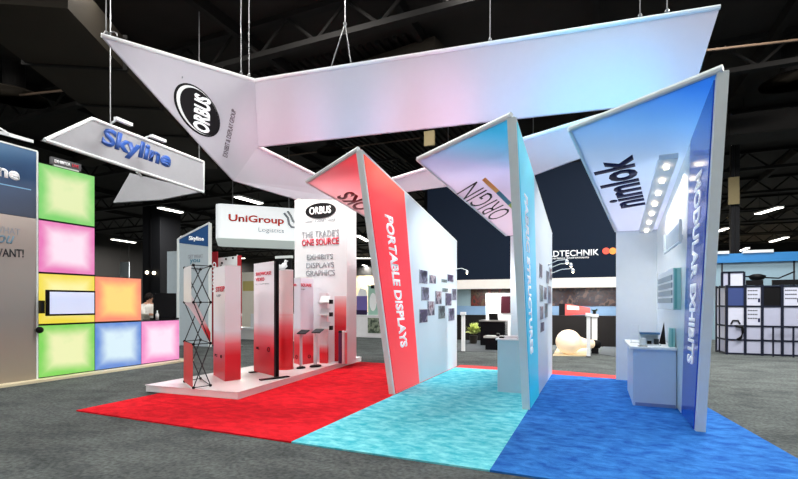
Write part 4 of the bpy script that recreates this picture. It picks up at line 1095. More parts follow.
t = thing('exhibit_board', 'white board with dark knobs between the two red flags', 'display panel', ((p.x+q.x)/2, YF+.2, 0))
part('panel', prism(BM(), [(p.x, YF+.2, 0.02), (q.x, YF+.2, 0.02), (q.x, YF+.2, q.z), (p.x, YF+.2, p.z)], (0, 0.05, 0)), WHITE, t)
for px, py in ((222, 263), (226, 259), (221, 266), (233, 258)):
    part('knob', ball(BM(), at_y(px, py, YF+.19), 0.04, 8), BLACK, t, True)
# hall stuff seen in the gap
p, q = at_y(208.5, 345, 13.4), at_y(215, 312, 13.4)
t = thing('yellow_crate', 'tall yellow case standing behind the truss column', 'case', ((p.x+q.x)/2, 13.7, 0))
part('body', box(BM(), p.x, q.x, 13.6, 13.8, 0.0, q.z, 0.02), mat('case_yellow', (214, 186, 40), 0.5), t)
part('handle', ball(BM(), at_y(209.5, 320, 13.58), 0.06, 8), BLACK, t)
# white counter / booth behind between box tower and banner
YG = 16.0
p, q = at_y(240, 343, YG), at_y(256, 318, YG)
t = thing('white_counter', 'white stepped counter seen between the square tower and pole banner', 'counter', ((p.x+q.x)/2+.5, YG+.4, 0))
part('body', box(BM(), p.x-1.0, q.x+2.0, YG, YG+0.8, 0, at_y(248, 330, YG).z), WHITE, t)
part('countertop', box(BM(), p.x-1.05, q.x+2.05, YG-.05, YG+0.85, at_y(248, 330, YG).z, at_y(248, 328, YG).z), SATIN, t)
part('back_block', box(BM(), p.x+.2, q.x+1.6, YG+0.45, YG+0.85, at_y(248, 328, YG).z, at_y(248, 314, YG).z), SATIN, t)
YK = 19.0
for (x0, y0, x1, y1, rgb, lab) in ((243, 292, 254, 276, (222, 216, 196), 'cream poster board seen above the white stepped counter'), (243, 291, 253, 281, (190, 176, 104), 'mustard panel seen above the white stepped counter')):
    pass
p, q = at_y(242, 330, YK), at_y(256, 272, YK)
t = thing('poster_board', 'cream and mustard poster board between the square tower and pole banner', 'poster board', ((p.x+q.x)/2, YK, 0))
part('board', box(BM(), p.x, q.x+1.4, YK, YK+0.06, 0, q.z), mat('cream_board', (224, 218, 204), 0.6), t)
a_ = at_y(243, 291, YK); b_ = at_y(254, 281, YK)
part('mustard_patch', box(BM(), a_.x, b_.x, YK-0.01, YK, a_.z, b_.z), mat('mustard', (184, 170, 104), 0.6), t)
# black board with white curl emblem
YJ = 14.5
p, q = at_y(276, 276, YJ), at_y(291, 258, YJ)
t = thing('emblem_sign', 'black square sign with a white curl emblem above the round column', 'sign', ((p.x+q.x)/2, YJ, 0))
part('board', box(BM(), p.x, q.x, YJ, YJ+0.08, p.z, q.z), BLACK, t)
part('post', box(BM(), q.x-0.25, q.x-0.13, YJ+0.02, YJ+0.1, 0, p.z), DARK, t)
part('frame', box(BM(), p.x-.03, q.x+.03, YJ-.02, YJ+.1, q.z, q.z+.1), GREYM, t)
part('emblem', tube(BM(), [at_y(x_, y_, YJ-.02) for x_, y_ in ((278.5, 265), (280, 267), (283, 267), (285.5, 264.5), (286.5, 261.5), (285, 261))], [0.05, 0.09, 0.12, 0.12, 0.09, 0.05], 8), INKW, t, True)

# rounded hanging sign (box seen from below)
YU = 15.0
u0, u1 = at_y(215.5, 203, YU), at_y(330, 211, YU+0)
UZ1, UZ0 = at_y(216, 203.5, YU).z, at_y(216, 237.5, YU).z
u0 = at_z(215.5, 203.2, UZ1); u1 = at_z(296, 208.6, UZ1)
du = (u1-u0).normalized(); u1 = u0 + du*((u1-u0).length*1.35)
pn = V((-du.y, du.x, 0));  pn = pn if pn.dot(u0-CAM) > 0 else -pn
lab = 'round cornered white hanging sign with red and grey lettering'
t = thing('hanging_sign', lab, 'hanging sign', (u0+u1)/2)
depth_ = 3.2; rr_ = 0.3
poly = []
cs = [(u0, du, pn), (u1, -du, pn), (u1+pn*depth_, -du, -pn), (u0+pn*depth_, du, -pn)]
for k_, (cpt, e1, e2) in enumerate(cs):
    seq = []
    for i_ in range(6):
        a_ = i_/5*math.pi/2
        seq.append(cpt + (e1+e2)*rr_ - e1*rr_*math.cos(a_) - e2*rr_*math.sin(a_))
    if k_ in (1, 3): seq = seq[::-1]
    poly += seq
poly = [V((p_.x, p_.y, UZ0)) for p_ in poly]
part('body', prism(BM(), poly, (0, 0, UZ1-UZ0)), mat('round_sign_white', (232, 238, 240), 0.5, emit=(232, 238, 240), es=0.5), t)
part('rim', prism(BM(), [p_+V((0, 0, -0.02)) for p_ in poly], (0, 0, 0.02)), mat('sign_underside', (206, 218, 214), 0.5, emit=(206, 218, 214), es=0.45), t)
UP = u0 - pn*0.004
UR = mat('orange_red_ink', (222, 62, 48), 0.5)
for s_, x0, x1, yb0, yb1, yt, mm, bo in (('UniGroup', 228.5, 284, 223, 226.5, 213.8, UR, 0.03), ('Logistics', 258.5, 284, 233.3, 234.2, 227.3, INKG, 0.0)):
    bl, br, tl = [at_pl(*q_, UP, pn) for q_ in ((x0, yb0), (x1, yb1), (x0, yt))]
    bl.z = br.z = (bl.z+br.z)/2
    part('lettering', letters(s_, bl, br, tl, toward=CAM, bold=bo), mm, t)
part('emblem', tube(BM(), [at_pl(*q_, UP-pn*0.02, pn) for q_ in ((287.5, 211), (291, 216), (293, 221), (296, 223.5), (300, 223))], 0.05, 8), mat('emblem_pale', (170, 176, 180), 0.5), t, True)
part('emblem', tube(BM(), [at_pl(*q_, UP-pn*0.02, pn) for q_ in ((284, 213), (288, 218), (289, 224), (291.5, 227), (295, 227.5), (299, 224))], 0.05, 8), INKG, t, True)
for f_ in (0.15, 0.7):
    p_ = u0.lerp(u1, f_) + pn*1.2
    part('cable', tube(BM(), [V((p_.x, p_.y, UZ1)), V((p_.x, p_.y, 9.2))], 0.015, 6), CAB, t)
for p_ in [at_pl(*q_, UP, pn) for q_ in ()]: pass

# stall seen between the tower and the red fin
YP = 19.0
p, q = at_y(350, 338, YP), at_y(392, 316, YP)
t = thing('stall_table', 'white draped table seen between the tower and red fin', 'table', ((p.x+q.x)/2, YP+.4, 0))
part('cloth', box(BM(), p.x, q.x+.5, YP, YP+0.9, 0, at_y(365, 316, YP).z, 0.03), mat('cloth_white', (226, 226, 230), 0.7), t)
part('tabletop', box(BM(), p.x-.03, q.x+.53, YP-.03, YP+0.93, at_y(365, 316, YP).z, at_y(365, 315, YP).z), WHITE, t)
ztab = at_y(365, 315, YP).z
p, q = at_y(356.5, 313, YP+.3), at_y(367, 296, YP+.3)
t = thing('poster', 'purple poster with a white top standing on the draped table', 'poster', ((p.x+q.x)/2, YP+.3, ztab))
part('board', box(BM(), p.x, q.x, YP+.3, YP+.34, ztab, q.z), mat('poster_purple', (104, 92, 160), 0.5), t)
part('white_top', prism(BM(), [(p.x, YP+.3, q.z), (q.x, YP+.3, q.z), (q.x-.05, YP+.3, q.z+.28), (p.x+.2, YP+.3, q.z+.38)], (0, 0.03, 0)), WHITE, t)
part('dark_band', box(BM(), p.x, q.x, YP+.285, YP+.3, ztab, ztab+.22), mat('dark_violet', (44, 36, 66), 0.5), t)
p, q = at_y(368, 316, YP+.3), at_y(378, 285, YP+.3)
t = thing('poster', 'pale green poster with a white oval standing on the draped table', 'poster', ((p.x+q.x)/2, YP+.3, ztab))
part('board', box(BM(), p.x, q.x+.2, YP+.3, YP+.34, ztab, q.z), mat('poster_green', (150, 190, 176), 0.5), t)
cc_ = at_y(373, 302, YP+.29); part('oval', disc(BM(), cc_, (0.18, 0, 0), (0, 0, 0.42), (0, -0.01, 0), 24), WHITE, t)
part('dark_patch', box(BM(), p.x+.15, q.x, YP+.285, YP+.3, q.z-.16, q.z), BLACK, t)
p, q = at_y(367, 333, YP-.1), at_y(384, 318, YP-.1)
single('print', box(BM(), p.x, q.x, YP-.025, YP-.005, p.z, q.z), mat_photo('foliage_print', [(30, 36, 30), (70, 84, 70), (150, 160, 140), (40, 48, 44)], 5), 'dark leafy print hung on the front of the draped table', 'print')

# ================================================================== NAVY BOOTH AT THE BACK
YV = 17.5
NAV = mat('navy_fascia', (19, 31, 48), 0.7, var=0.03)
fx0, fx1 = at_y(427.5, 280, YV).x, at_y(660, 280, YV).x
zf0 = at_y(540, 278.5, YV).z
t = thing('hanging_fascia', 'huge navy fascia wall with white lettering over the rear booth', 'hanging wall', ((fx0+fx1)/2, YV, zf0))
part('panel', box(BM(), fx0, fx1, YV, YV+0.3, zf0, 6.6), NAV, t)
part('bottom_band', box(BM(), fx0-.02, fx1, YV-0.02, YV+0.36, at_y(540, 288, YV).z, zf0), mat('band_white', (226, 222, 216), 0.5, emit=(226, 222, 216), es=0.15), t, label='white band under the navy wall')
bl, br, tl = at_y(538.5, 257.5, YV-.01), at_y(599, 254.5, YV-.01), at_y(538.5, 251.5, YV-.01); br.z = bl.z
part('lettering', letters('VELDTECHNIK', bl, br, tl, toward=CAM, bold=0.012), INKW, t)
bl, br, tl = at_y(548, 260.2, YV-.01), at_y(589, 258, YV-.01), at_y(548, 257.4, YV-.01); br.z = bl.z
part('lettering', letters('Experience Environments', bl, br, tl, toward=CAM), INKW, t)
for px, mm in ((606, mat('dot_red', (226, 82, 62), 0.5, emit=(226, 82, 62), es=0.4)), (612.8, mat('dot_orange', (240, 140, 62), 0.5, emit=(240, 140, 62), es=0.4))):
    c_ = at_y(px, 251, YV); part('dot', disc(BM(), c_, (0.115, 0, 0), (0, 0, 0.115), (0, -0.02, 0), 24), mm, t)
for f_ in (0.1, 0.5, 0.9): 
    xx = fx0 + (fx1-fx0)*f_; part('cable', tube(BM(), [(xx, YV+.15, 6.6), (xx, YV+.15, 9.2)], 0.015, 6), CAB, t)
for f_ in (0.03, 0.97):
    xx = fx0 + (fx1-fx0)*f_; part('post', box(BM(), xx-.06, xx+.06, YV+.2, YV+.34, 0, at_y(540, 288, YV).z), WHITE, t)
YW = 19.6
wx0, wx1 = at_y(440, 300, YW).x, at_y(665, 300, YW).x
def zy(py, yy, px=540): return at_y(px, py, yy).z
t = thing('booth_wall', 'rear booth wall with dark dado and pale blue band', 'display wall', ((wx0+wx1)/2, YW, 0))
part('dado', box(BM(), wx0, wx1, YW-.05, YW+.1, 0, zy(315.5, YW)), mat('dado_dark', (26, 24, 24), 0.5), t, label='dark dado')
part('blue_band', box(BM(), wx0, wx1, YW-.02, YW+.1, zy(315.5, YW), zy(306, YW)), mat('band_blue', (128, 162, 196), 0.5), t, label='pale blue band')
part('upper_wall', box(BM(), wx0, wx1, YW, YW+.1, zy(306, YW), zy(270, YW)), mat('upper_pale', (150, 176, 184), 0.5), t)
COL = mat_photo('collage_print', [(30, 24, 26), (70, 44, 42), (44, 46, 58), (120, 96, 84), (34, 30, 30)], 3.2)
def coll(x0, x1, y0, y1, lab, mm=COL):
    p, q = at_y(x0, y1, YW-.03), at_y(x1, y0, YW-.03)
    single('mural', box(BM(), p.x, q.x, YW-.05, YW-.021, zy(y1, YW, (x0+x1)/2), zy(y0, YW, (x0+x1)/2)), mm, lab, 'mural')
coll(549, 640, 284, 306, 'long dark photo mural on the rear booth wall right of the cyan fin')
coll(471, 520, 287.5, 306, 'dark photo mural on the rear booth wall left of the cyan fin', mat_photo('collage_two', [(40, 34, 26), (96, 70, 48), (60, 30, 26), (120, 40, 30), (44, 40, 34)], 3.0))
# fill strips added unseen behind the white band to brighten the rear booth
for i, f_ in enumerate((0.25, 0.5, 0.75)):
    xx = fx0 + (fx1-fx0)*f_; zz = at_y(540, 287, YV).z
    l = thing('fill_strip', ['left', 'middle', 'right'][i] + ' added fill strip unseen behind the white band of the navy wall', 'lamp', (xx, YV+.55, zz), 'added fill strips in the rear booth')
    part('housing', box(BM(), xx-.7, xx+.7, YV+.37, YV+.62, zz, zz+.08), WHITE, l)
    part('diffuser', box(BM(), xx-.66, xx+.66, YV+.4, YV+.6, zz-.02, zz), LAMP, l)
    la = bpy.data.lights.new('fill_strip_lamp', 'AREA'); la.shape = 'RECTANGLE'; la.size = 1.3; la.size_y = 0.2; la.energy = 75
    lo = bpy.data.objects.new('fill_strip_lamp', la); C.objects.link(lo); lo.parent = l; lo.location = (0, 0, -0.04)
# white kiosk wall
YQ = 18.4
p, q = at_y(486, 340, YQ), at_y(516, 293, YQ)
t = thing('kiosk_wall', 'white partition with a dark maroon picture behind the black desk', 'partition', ((p.x+q.x)/2, YQ, 0))
part('panel', box(BM(), p.x, q.x, YQ, YQ+.15, 0, q.z), mat('kiosk_white', (238, 238, 240), 0.5), t)
a_, b_ = at_y(501, 313, YQ), at_y(513, 296, YQ)
part('picture', box(BM(), a_.x, b_.x, YQ-.03, YQ, a_.z, b_.z), mat('maroon_picture', (58, 24, 32), 0.4), t, label='dark maroon picture')
# desk
YD = 17.2
p, q = at_y(480.5, 345, YD), at_y(505, 320.5, YD)
t = thing('reception_desk', 'black reception desk in front of the white partition', 'desk', ((p.x+q.x)/2, YD+.3, 0))
part('body', box(BM(), p.x, q.x, YD, YD+.6, 0, q.z-.05), BLACKG, t)
part('desktop', box(BM(), p.x-.05, q.x+.03, YD-.05, YD+.65, q.z-.05, q.z), mat('desktop_grey', (120, 116, 114), 0.4), t)
c_ = V((at_y(493.5, 320, YD+.3).x, YD+.3, q.z))
l = thing('laptop', 'dark open laptop on the black reception desk', 'laptop', c_)
part('base', box(BM(), c_.x-.17, c_.x+.17, c_.y, c_.y+.24, q.z, q.z+.02), DARK, l)
part('screen', prism(BM(), [c_+V((-.17, .0, .02)), c_+V((.17, .0, .02)), c_+V((.17, -.06, .25)), c_+V((-.17, -.06, .25))], (0, .015, 0)), BLACK, l)
YX = 15.6
p, q = at_y(484.5, 350, YX), at_y(500.5, 336.5, YX)
t = thing('low_table', 'low black cube table with a grey top before the reception desk', 'table', ((p.x+q.x)/2, YX+.25, 0))
part('body', box(BM(), p.x+.03, q.x-.03, YX, YX+.5, 0, q.z-.06), BLACKG, t)
part('tabletop', box(BM(), p.x-.03, q.x, YX-.03, YX+.53, q.z-.06, q.z), mat('tabletop_grey', (176, 174, 172), 0.4), t)
single('tape_dispenser', box(BM(), q.x-.16, q.x-.05, YX+.05, YX+.2, q.z, q.z+.1, 0.02), BLACK, 'small black device on the low black cube table', 'device')
# plant
c_ = at_z(473.5, 343.5); 
t = thing('potted_plant', 'bushy yellow green plant on a dark pot left of the reception desk', 'plant', c_)
part('pot', lathe(BM(), c_, (0, 0, 1), [(0, 0.13), (0.3, 0.17), (0.32, 0.15)], 18), mat('pot_dark', (50, 48, 44), 0.5), t)
bm = BM()
for i in range(150):
    a_ = random.random()*2*math.pi; el = random.uniform(0.1, 1.4); L_ = random.uniform(0.28, 0.5)
    d_ = V((math.cos(a_)*math.cos(el), math.sin(a_)*math.cos(el), math.sin(el)))
    b0 = c_ + V((0, 0, 0.35)) + d_*0.1; b1 = c_ + V((0, 0, 0.42)) + d_*L_
    sd = d_.cross(V((0.3, 0.2, 1))).normalized()*0.05
    m0 = (b0+b1)/2 + V((0, 0, 0.05))
    v_ = [bm.verts.new(x_) for x_ in (b0, m0+sd, b1 - V((0, 0, 0.05)), m0-sd)]
    bm.faces.new(v_)
lf = part('foliage', bm, mat('leaf_lime', (196, 206, 124), 0.6, var=0.5, scale=5), t); lf['kind'] = 'stuff'
part('stem', tube(BM(), [c_+V((0, 0, 0.3)), c_+V((0.02, 0, 0.5))], 0.03, 6), mat('stem_brown', (80, 70, 40), 0.7), t)
# white pedestals
def pedestal(px, py, top, w, label, capw=1.6):
    c_ = at_z(px, py); d_ = (c_-CAM).dot(V((-sT, cT, 0))); zt_ = H + (HY-top)*d_/F; r_ = w/2*d_/F
    t = thing('pedestal', label, 'pedestal', c_, 'slim white pedestals')
    part('shaft', box(BM(), c_.x-r_, c_.x+r_, c_.y-r_, c_.y+r_, 0.03, zt_-.1), WHITE, t)
    part('cap', box(BM(), c_.x-r_*capw, c_.x+r_*capw, c_.y-r_*capw, c_.y+r_*capw, zt_-.1, zt_, 0.01), SATIN, t)
    part('foot', box(BM(), c_.x-r_*1.3, c_.x+r_*1.3, c_.y-r_*1.3, c_.y+r_*1.3, 0.0, 0.03), DARK, t)
    return c_, zt_
c_, zt_ = pedestal(463.3, 352, 312, 3.2, 'slim white pedestal left of the plant')
c1_, z1_ = pedestal(588.5, 357, 313, 3.6, 'slim white pedestal just behind the glowing bulb neck')
c2_, z2_ = pedestal(594.5, 350.5, 314, 5.2, 'broader white pedestal right of the glowing bulb', 1.5)
t = thing('table_plant', 'tiny dark plant on the broader white pedestal', 'plant', (c2_.x, c2_.y, z2_))
part('pot', lathe(BM(), (c2_.x, c2_.y, z2_), (0, 0, 1), [(0, 0.05), (0.07, 0.06)], 12), DARK, t)
bm = BM()
for i in range(24):
    a_ = random.random()*6.28; d_ = V((math.cos(a_), math.sin(a_), random.uniform(.3, 1.2))).normalized()*random.uniform(.12, .22)
    o_ = V((c2_.x, c2_.y, z2_+.06)); sd = d_.cross(V((0, 0, 1))).normalized()*.025
    bm.faces.new([bm.verts.new(x_) for x_ in (o_, o_+d_*.5+sd, o_+d_, o_+d_*.5-sd)])
part('leaves', bm, mat('leaf_dark', (40, 70, 50), 0.6), t)['kind'] = 'stuff'
# red tapered thing in front of the blue band
YZ = 18.6
p, q = at_y(559, 314, YZ), at_y(590, 304, YZ)
zs = zy(315.5, YZ, 570)
t = thing('red_case', 'red tapered case with a black end and pale label behind the glowing bulb', 'case', ((p.x+q.x)/2, YZ, zs))
zt0 = at_y(562, 303.8, YZ).z; zt1 = at_y(590, 308, YZ).z
part('body', prism(BM(), [(at_y(565, 310, YZ).x, YZ, zs), (q.x, YZ, zs+.06), (q.x, YZ, zt1), (at_y(565, 310, YZ).x, YZ, zt0)], (0, .4, 0)), mat('case_red', (176, 66, 62), 0.5), t)
part('black_end', box(BM(), p.x, at_y(565, 310, YZ).x, YZ-.01, YZ+.41, zs, zt0), BLACK, t)
part('label_plate', prism(BM(), [at_y(x_, y_, YZ-.008) for x_, y_ in ((567, 309.5), (579, 310), (579, 306.4), (567, 305.2))], (0, .008, 0)), mat('label_pale', (206, 186, 180), 0.5), t)
single('ledge', box(BM(), at_y(550, 310, YZ).x, at_y(640, 310, YZ).x, YZ-.15, YZ+.5, 0, zs), mat('ledge_dark', (30, 28, 28), 0.5), 'long dark ledge carrying the red tapered case', 'ledge')

# glowing bulb on its mat
cb = at_z(570, 353.5, 0.05)
ax = V((cT, sT, 0))*0.97 + V((-sT, cT, 0))*(-0.24)
ax = V((at_z(606, 352, 0) - at_z(566, 353, 0))); ax.z = 0; ax.normalize()
dB = (cb-CAM).dot(V((-sT, cT, 0))); R_ = 12.2*dB/F
ctr = at_d(568.5, 340.5, dB); ctr.z = R_+0.035
t = thing('giant_bulb', 'giant glowing cream light bulb lying on a pale mat', 'light bulb lamp', V((ctr.x, ctr.y, 0.03)))
prof = []
for i in range(15):
    a_ = math.pi - i/14*math.pi*0.80
    prof.append((R_*math.cos(a_), R_*math.sin(a_)))
Ln = (600-568.5)*dB/F
prof += [(R_*1.12, R_*0.48), (R_*1.5, R_*0.38), (Ln*0.86, R_*0.34)]
BG = mat('bulb_glow', (250, 232, 206), 0.4, emit=(250, 220, 180), es=0.42)
axt = (ax + V((0, 0, -0.10))).normalized()
part('glass', lathe(BM(), ctr, axt, prof, 32), BG, t, True)
part('socket', lathe(BM(), ctr + axt*(Ln*0.86), axt, [(0, R_*0.36), (0.1, R_*0.36), (0.22, R_*0.33), (0.26, R_*0.2)], 24), BLACK, t, True)
sock = ctr + axt*(Ln*0.95)
part('prop', box(BM(), sock.x-.1, sock.x+.1, sock.y-.1, sock.y+.1, 0.035, sock.z-R_*0.3), BLACK, t)
la = bpy.data.lights.new('bulb_lamp', 'POINT'); la.energy = 30; la.color = (1, 0.85, 0.62); la.shadow_soft_size = 0.3
p = [at_z(557, 349), at_z(590, 349), at_z(588, 356.5), at_z(553, 356)]
single('display_mat', prism(BM(), [V((p_.x, p_.y, 0.002)) for p_ in p], (0, 0, 0.03)), mat('mat_cream', (226, 208, 170), 0.4), 'pale cream mat under the giant glowing bulb', 'mat')
p = [at_z(598, 330), at_z(640, 345), at_z(640, 362), at_z(606, 356)]
p = [at_z(463, 340.5), at_z(500, 341), at_z(500, 352.5), at_z(455, 351.5)]
single('booth_rug', prism(BM(), [V((p_.x, p_.y, 0.0005)) for p_ in p], (0, 0, 0.01)), mat('rug_dark', (70, 76, 80), 0.9), 'dark rug in front of the black reception desk', 'rug')
p = [at_z(607, 338.5), at_z(650, 343), at_z(650, 362), at_z(600, 354.5)]
single('booth_rug', prism(BM(), [V((p_.x, p_.y, 0.0005)) for p_ in p], (0, 0, 0.01)), mat('rug_dark', (70, 76, 80), 0.9), 'dark rug right of the giant glowing bulb', 'rug')

# ================================================================== RIGHT: TRUSS WALL AND BLUE BOOTH
YR = 17.2
FR = mat('truss_black', (26, 30, 44), 0.45)
cols = [726.5, 745, 762, 782, 802, 822]
rowsy = [354, 340, 326, 306.3, 286.5]
xs_ = [at_y(c_, 330, YR).x for c_ in cols]
zs_r = [at_y(745, r_, YR).z for r_ in rowsy]; zs_r[0] = 0.04
t = thing('panel_wall', 'black framed modular panel wall with white and blue panels at right', 'display wall', (xs_[2], YR, 0))
PW = mat('panel_lavender', (164, 168, 190), 0.5); PWW = mat('panel_white', (190, 194, 212), 0.5); PB = mat('panel_navy', (44, 62, 116), 0.5)
for i, x_ in enumerate(xs_):
    part('post', box(BM(), x_-.035, x_+.035, YR-.035, YR+.035, 0, zs_r[-1]+.05), FR, t)
for z_ in zs_r:
    part('rail', box(BM(), xs_[0], xs_[-1], YR-.025, YR+.025, z_-.025, z_+.025), FR, t)
for ci in range(5):
    for ri in range(4):
        mm = PW
        if (ci, ri) == (0, 3): mm = PB
        elif (ci, ri) in ((0, 2), (1, 2), (1, 3), (3, 3)): mm = PWW
        elif (ci, ri) == (2, 3): mm = BLACK
        pn_ = part('panel', box(BM(), xs_[ci]+.035, xs_[ci+1]-.035, YR-.008, YR+.008, zs_r[ri]+.025, zs_r[ri+1]-.025), mm, t)
        if (ci, ri) in ((1, 3), (1, 2), (3, 3)):
            w_ = xs_[ci+1]-xs_[ci]; h_ = zs_r[ri+1]-zs_r[ri]
            bm = BM()
            for k_ in range(3):
                zz = zs_r[ri] + h_*(0.76-0.2*k_)
                for j_ in range(6):
                    x0 = xs_[ci] + w_*(0.16+0.1*j_)
                    box(bm, x0, x0+w_*0.065, YR-.012, YR-.008, zz, zz+h_*0.06)
            part('small_print', bm, INKB, pn_)
            part('dark_patch', box(BM(), xs_[ci]+w_*0.76, xs_[ci]+w_*0.88, YR-.012, YR-.008, zs_r[ri]+h_*0.2, zs_r[ri]+h_*0.4), INKN, pn_)
        if (ci, ri) == (0, 2):
            part('scrawl', tube(BM(), [at_y(x_, y_, YR-.02) for x_, y_ in ((731, 324), (733, 320.5), (738, 320.5), (740, 324))], 0.025, 6), INKB, pn_)
x_ = at_y(771, 340, YR).x; part('post', box(BM(), x_-.02, x_+.02, YR-.2, YR-.16, 0, zs_r[2]), FR, t)
x_ = at_y(791, 340, YR).x; part('post', box(BM(), x_-.02, x_+.02, YR-.2, YR-.16, 0, zs_r[2]), FR, t)
part('rail', box(BM(), at_y(765, 330, YR).x, xs_[-1], YR-.2, YR-.16, zs_r[2]-.02, zs_r[2]+.02), FR, t)
# side return
r0, r1_ = V((xs_[0], YR, 0)), at_z(716.5, 351.5)
rd = r1_-r0; rd.z = 0
for ri in range(4):
    part('panel', prism(BM(), [r0+rd*.12+V((0, 0, zs_r[ri]+.03)), r0+rd*.95+V((0, 0, zs_r[ri]+.03)), r0+rd*.95+V((0, 0, zs_r[ri+1]-.03)), r0+rd*.12+V((0, 0, zs_r[ri+1]-.03))], (0.012, 0.004, 0)), PWW if ri % 2 else PW, t)
for f_ in (0.65, 1.0):
    p_ = r0 + rd*f_; part('post', box(BM(), p_.x-.03, p_.x+.03, p_.y-.03, p_.y+.03, 0, zs_r[-1]+.05), FR, t)
for z_ in zs_r: part('rail', tube(BM(), [r0+V((0, 0, z_)), r0+rd+V((0, 0, z_))], 0.028, 6), FR, t)
# raised header cell
hx0, hx1 = at_y(722, 280, YR).x, at_y(744, 280, YR).x; hz0_, hz1_ = zs_r[-1]+.03, at_y(735, 272, YR).z
for x_ in (hx0, at_y(729, 280, YR).x, hx1): part('post', box(BM(), x_-.03, x_+.03, YR-.03, YR+.03, hz0_, hz1_), FR, t)
part('rail', box(BM(), hx0, hx1, YR-.03, YR+.03, hz1_-.03, hz1_+.02), FR, t)
part('panel', box(BM(), at_y(729, 280, YR).x+.03, hx1-.03, YR-.01, YR+.01, hz0_, hz1_-.03), PWW, t)
part('panel', box(BM(), hx0+.03, at_y(729, 280, YR).x-.03, YR-.01, YR+.01, hz0_, hz1_-.03), PW, t)
for x0, x1 in ((746, 763), (772, 815)):
    part('top_board', box(BM(), at_y(x0, 280, YR).x, at_y(x1, 280, YR).x, YR-.03, YR+.03, zs_r[-1]+.03, at_y(765, 280, YR).z), BLACK, t)
# hose over the panels
part('hose', tube(BM(), [at_y(x_, y_, YR-.06) for x_, y_ in ((736, 326), (742, 327), (743, 332), (741, 337.5), (737, 340))], 0.04, 8), BLACK, t, True)
# blue booth beyond
YB2 = 24
p, q = at_y(700, 284, YB2), at_y(840, 252, YB2)
t = thing('blue_booth', 'pale booth wall with a bright blue header beyond the panel wall', 'booth', ((p.x+q.x)/2, YB2, 0))
zb1, zb2_, zb3 = at_y(760, 290, YB2).z, at_y(760, 262, YB2).z, at_y(760, 253, YB2).z
part('wall', box(BM(), p.x, q.x, YB2, YB2+.2, 0, zb2_), mat('booth_pale_blue', (140, 168, 184), 0.5), t)
part('header', box(BM(), p.x-.1, q.x, YB2-.15, YB2+.2, zb2_, zb3), mat('booth_blue', (34, 116, 180), 0.5, emit=(44, 146, 206), es=0.04), t)
for px0, px1 in ((706, 728), (741.5, 772)):
    part('top_light', box(BM(), at_y(px0, 250, YB2).x, at_y(px1, 250, YB2).x, YB2-.2, YB2, zb3, zb3+.12), mat('toplight', (206, 214, 220), 0.5), t)
part('seam', box(BM(), at_y(722, 270, YB2).x-.03, at_y(722, 270, YB2).x+.03, YB2-.01, YB2, 0, zb2_), DARK, t)
part('seam', box(BM(), at_y(794, 270, YB2).x-.03, at_y(794, 270, YB2).x+.03, YB2-.01, YB2, 0, zb2_), DARK, t)
p = at_y(757, 278.5, YB2-1.5)
t = thing('monitor_arm', 'dark monitor arm silhouette before the pale booth wall at right', 'lamp', (p.x, p.y, 0))  # a monitor arm on a post, gives no light
part('post', box(BM(), p.x-.05, p.x+.05, p.y-.05, p.y+.05, 0, p.z-.1), BLACK, t)
part('head', lathe(BM(), p-V((0, 0, .1)), (0, 0, 1), [(0, .05), (.06, .22), (.2, .3), (.28, .12)], 16), BLACK, t, True)
part('arm', tube(BM(), [p-V((.5, 0, -.1)), p+V((0, 0, .05)), p+V((.7, 0, .0)), p+V((1.2, 0, .25))], .03, 6), BLACK, t)

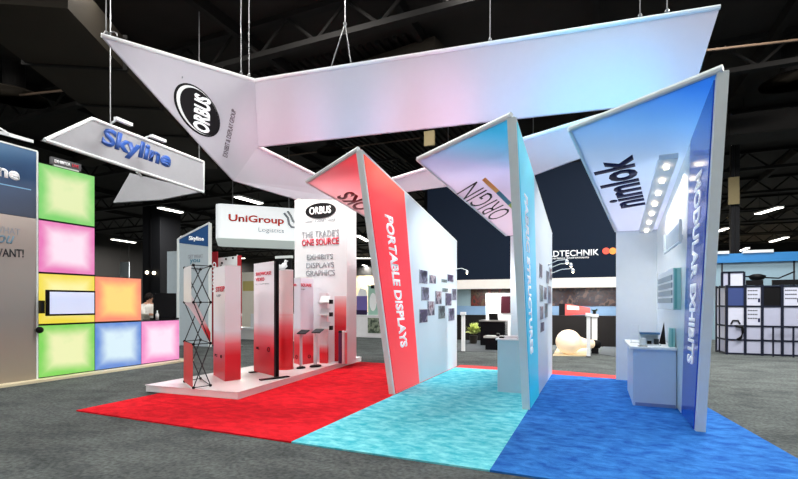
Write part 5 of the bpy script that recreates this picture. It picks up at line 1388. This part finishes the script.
# distant boards by the pillar (left)
YZZ = 30
for x0, x1, y0, y1, rgb, nm, lab, cat in ((120, 129, 262, 278, (176, 186, 190), 'hanging_board', 'small pale hanging board above the orange cube', 'board'),):
    p, q = at_y(x0, y1, YZZ), at_y(x1, y0, YZZ)
    t = thing(nm, lab, cat, ((p.x+q.x)/2, YZZ, p.z))
    part('board', box(BM(), p.x, q.x, YZZ, YZZ+.05, p.z, q.z), mat('board_pale', rgb, .6), t)
    for x_ in (p.x+.05, q.x-.05): part('cord', tube(BM(), [(x_, YZZ+.02, q.z), (x_, YZZ+.02, 9.2)], .015, 6), BEAM, t)

# ================================================================== LIGHTS
def spot(loc, target, e, col, size=60, soft=0.15, name='unseen_sign_spot', blend=0.8):
    la = bpy.data.lights.new(name, 'SPOT'); la.energy = e; la.color = col; la.spot_size = math.radians(size); la.spot_blend = blend; la.shadow_soft_size = soft
    o = bpy.data.objects.new(name, la); C.objects.link(o); o.location = loc
    o.rotation_euler = (V(target)-V(loc)).to_track_quat('-Z', 'Y').to_euler(); return o
def fpt(px, py): return at_pl(px, py, fp, fn)
PINK, CYAN, WHT, BLU = (1.0, 0.45, 0.6), (0.35, 0.78, 1.0), (1, 0.97, 0.95), (0.3, 0.6, 1.0)
for tgt, e, col in ((fpt(425, 116), 130, PINK), (fpt(285, 132), 100, PINK), (fpt(350, 112), 100, (0.45, 0.65, 1.0)), (fpt(540, 85), 120, (0.15, 0.62, 1.0)), (fpt(600, 95), 190, (0.1, 0.6, 1.0)), (fpt(665, 85), 170, (0.06, 0.5, 1.0)), (fpt(480, 90), 90, (0.6, 0.6, 1.0))):
    spot(V((tgt.x+0.3, tgt.y-1.7, 4.2)), tgt, e*0.8, col, 70)
spot((-5.2, 4.7, 4.0), lpt(195, 105), 90, WHT, 75)  # white fill without a fixture, added to brighten the sign's left arm
# world: the rest of the big hall behind the camera
w = bpy.data.worlds.new('hall'); bpy.context.scene.world = w; w.use_nodes = True
bg = w.node_tree.nodes['Background']; bg.inputs[0].default_value = (0.84, 0.87, 0.9, 1); bg.inputs[1].default_value = 0.62

sc = bpy.context.scene
sc.view_settings.view_transform = 'Standard'; sc.view_settings.look = 'None'; sc.view_settings.gamma = 1.0; sc.view_settings.exposure = 0.12
sc.view_settings.use_curve_mapping = False
sc.cycles.use_denoising = True
sc.cycles.max_bounces = 6; sc.cycles.sample_clamp_indirect = 4.0
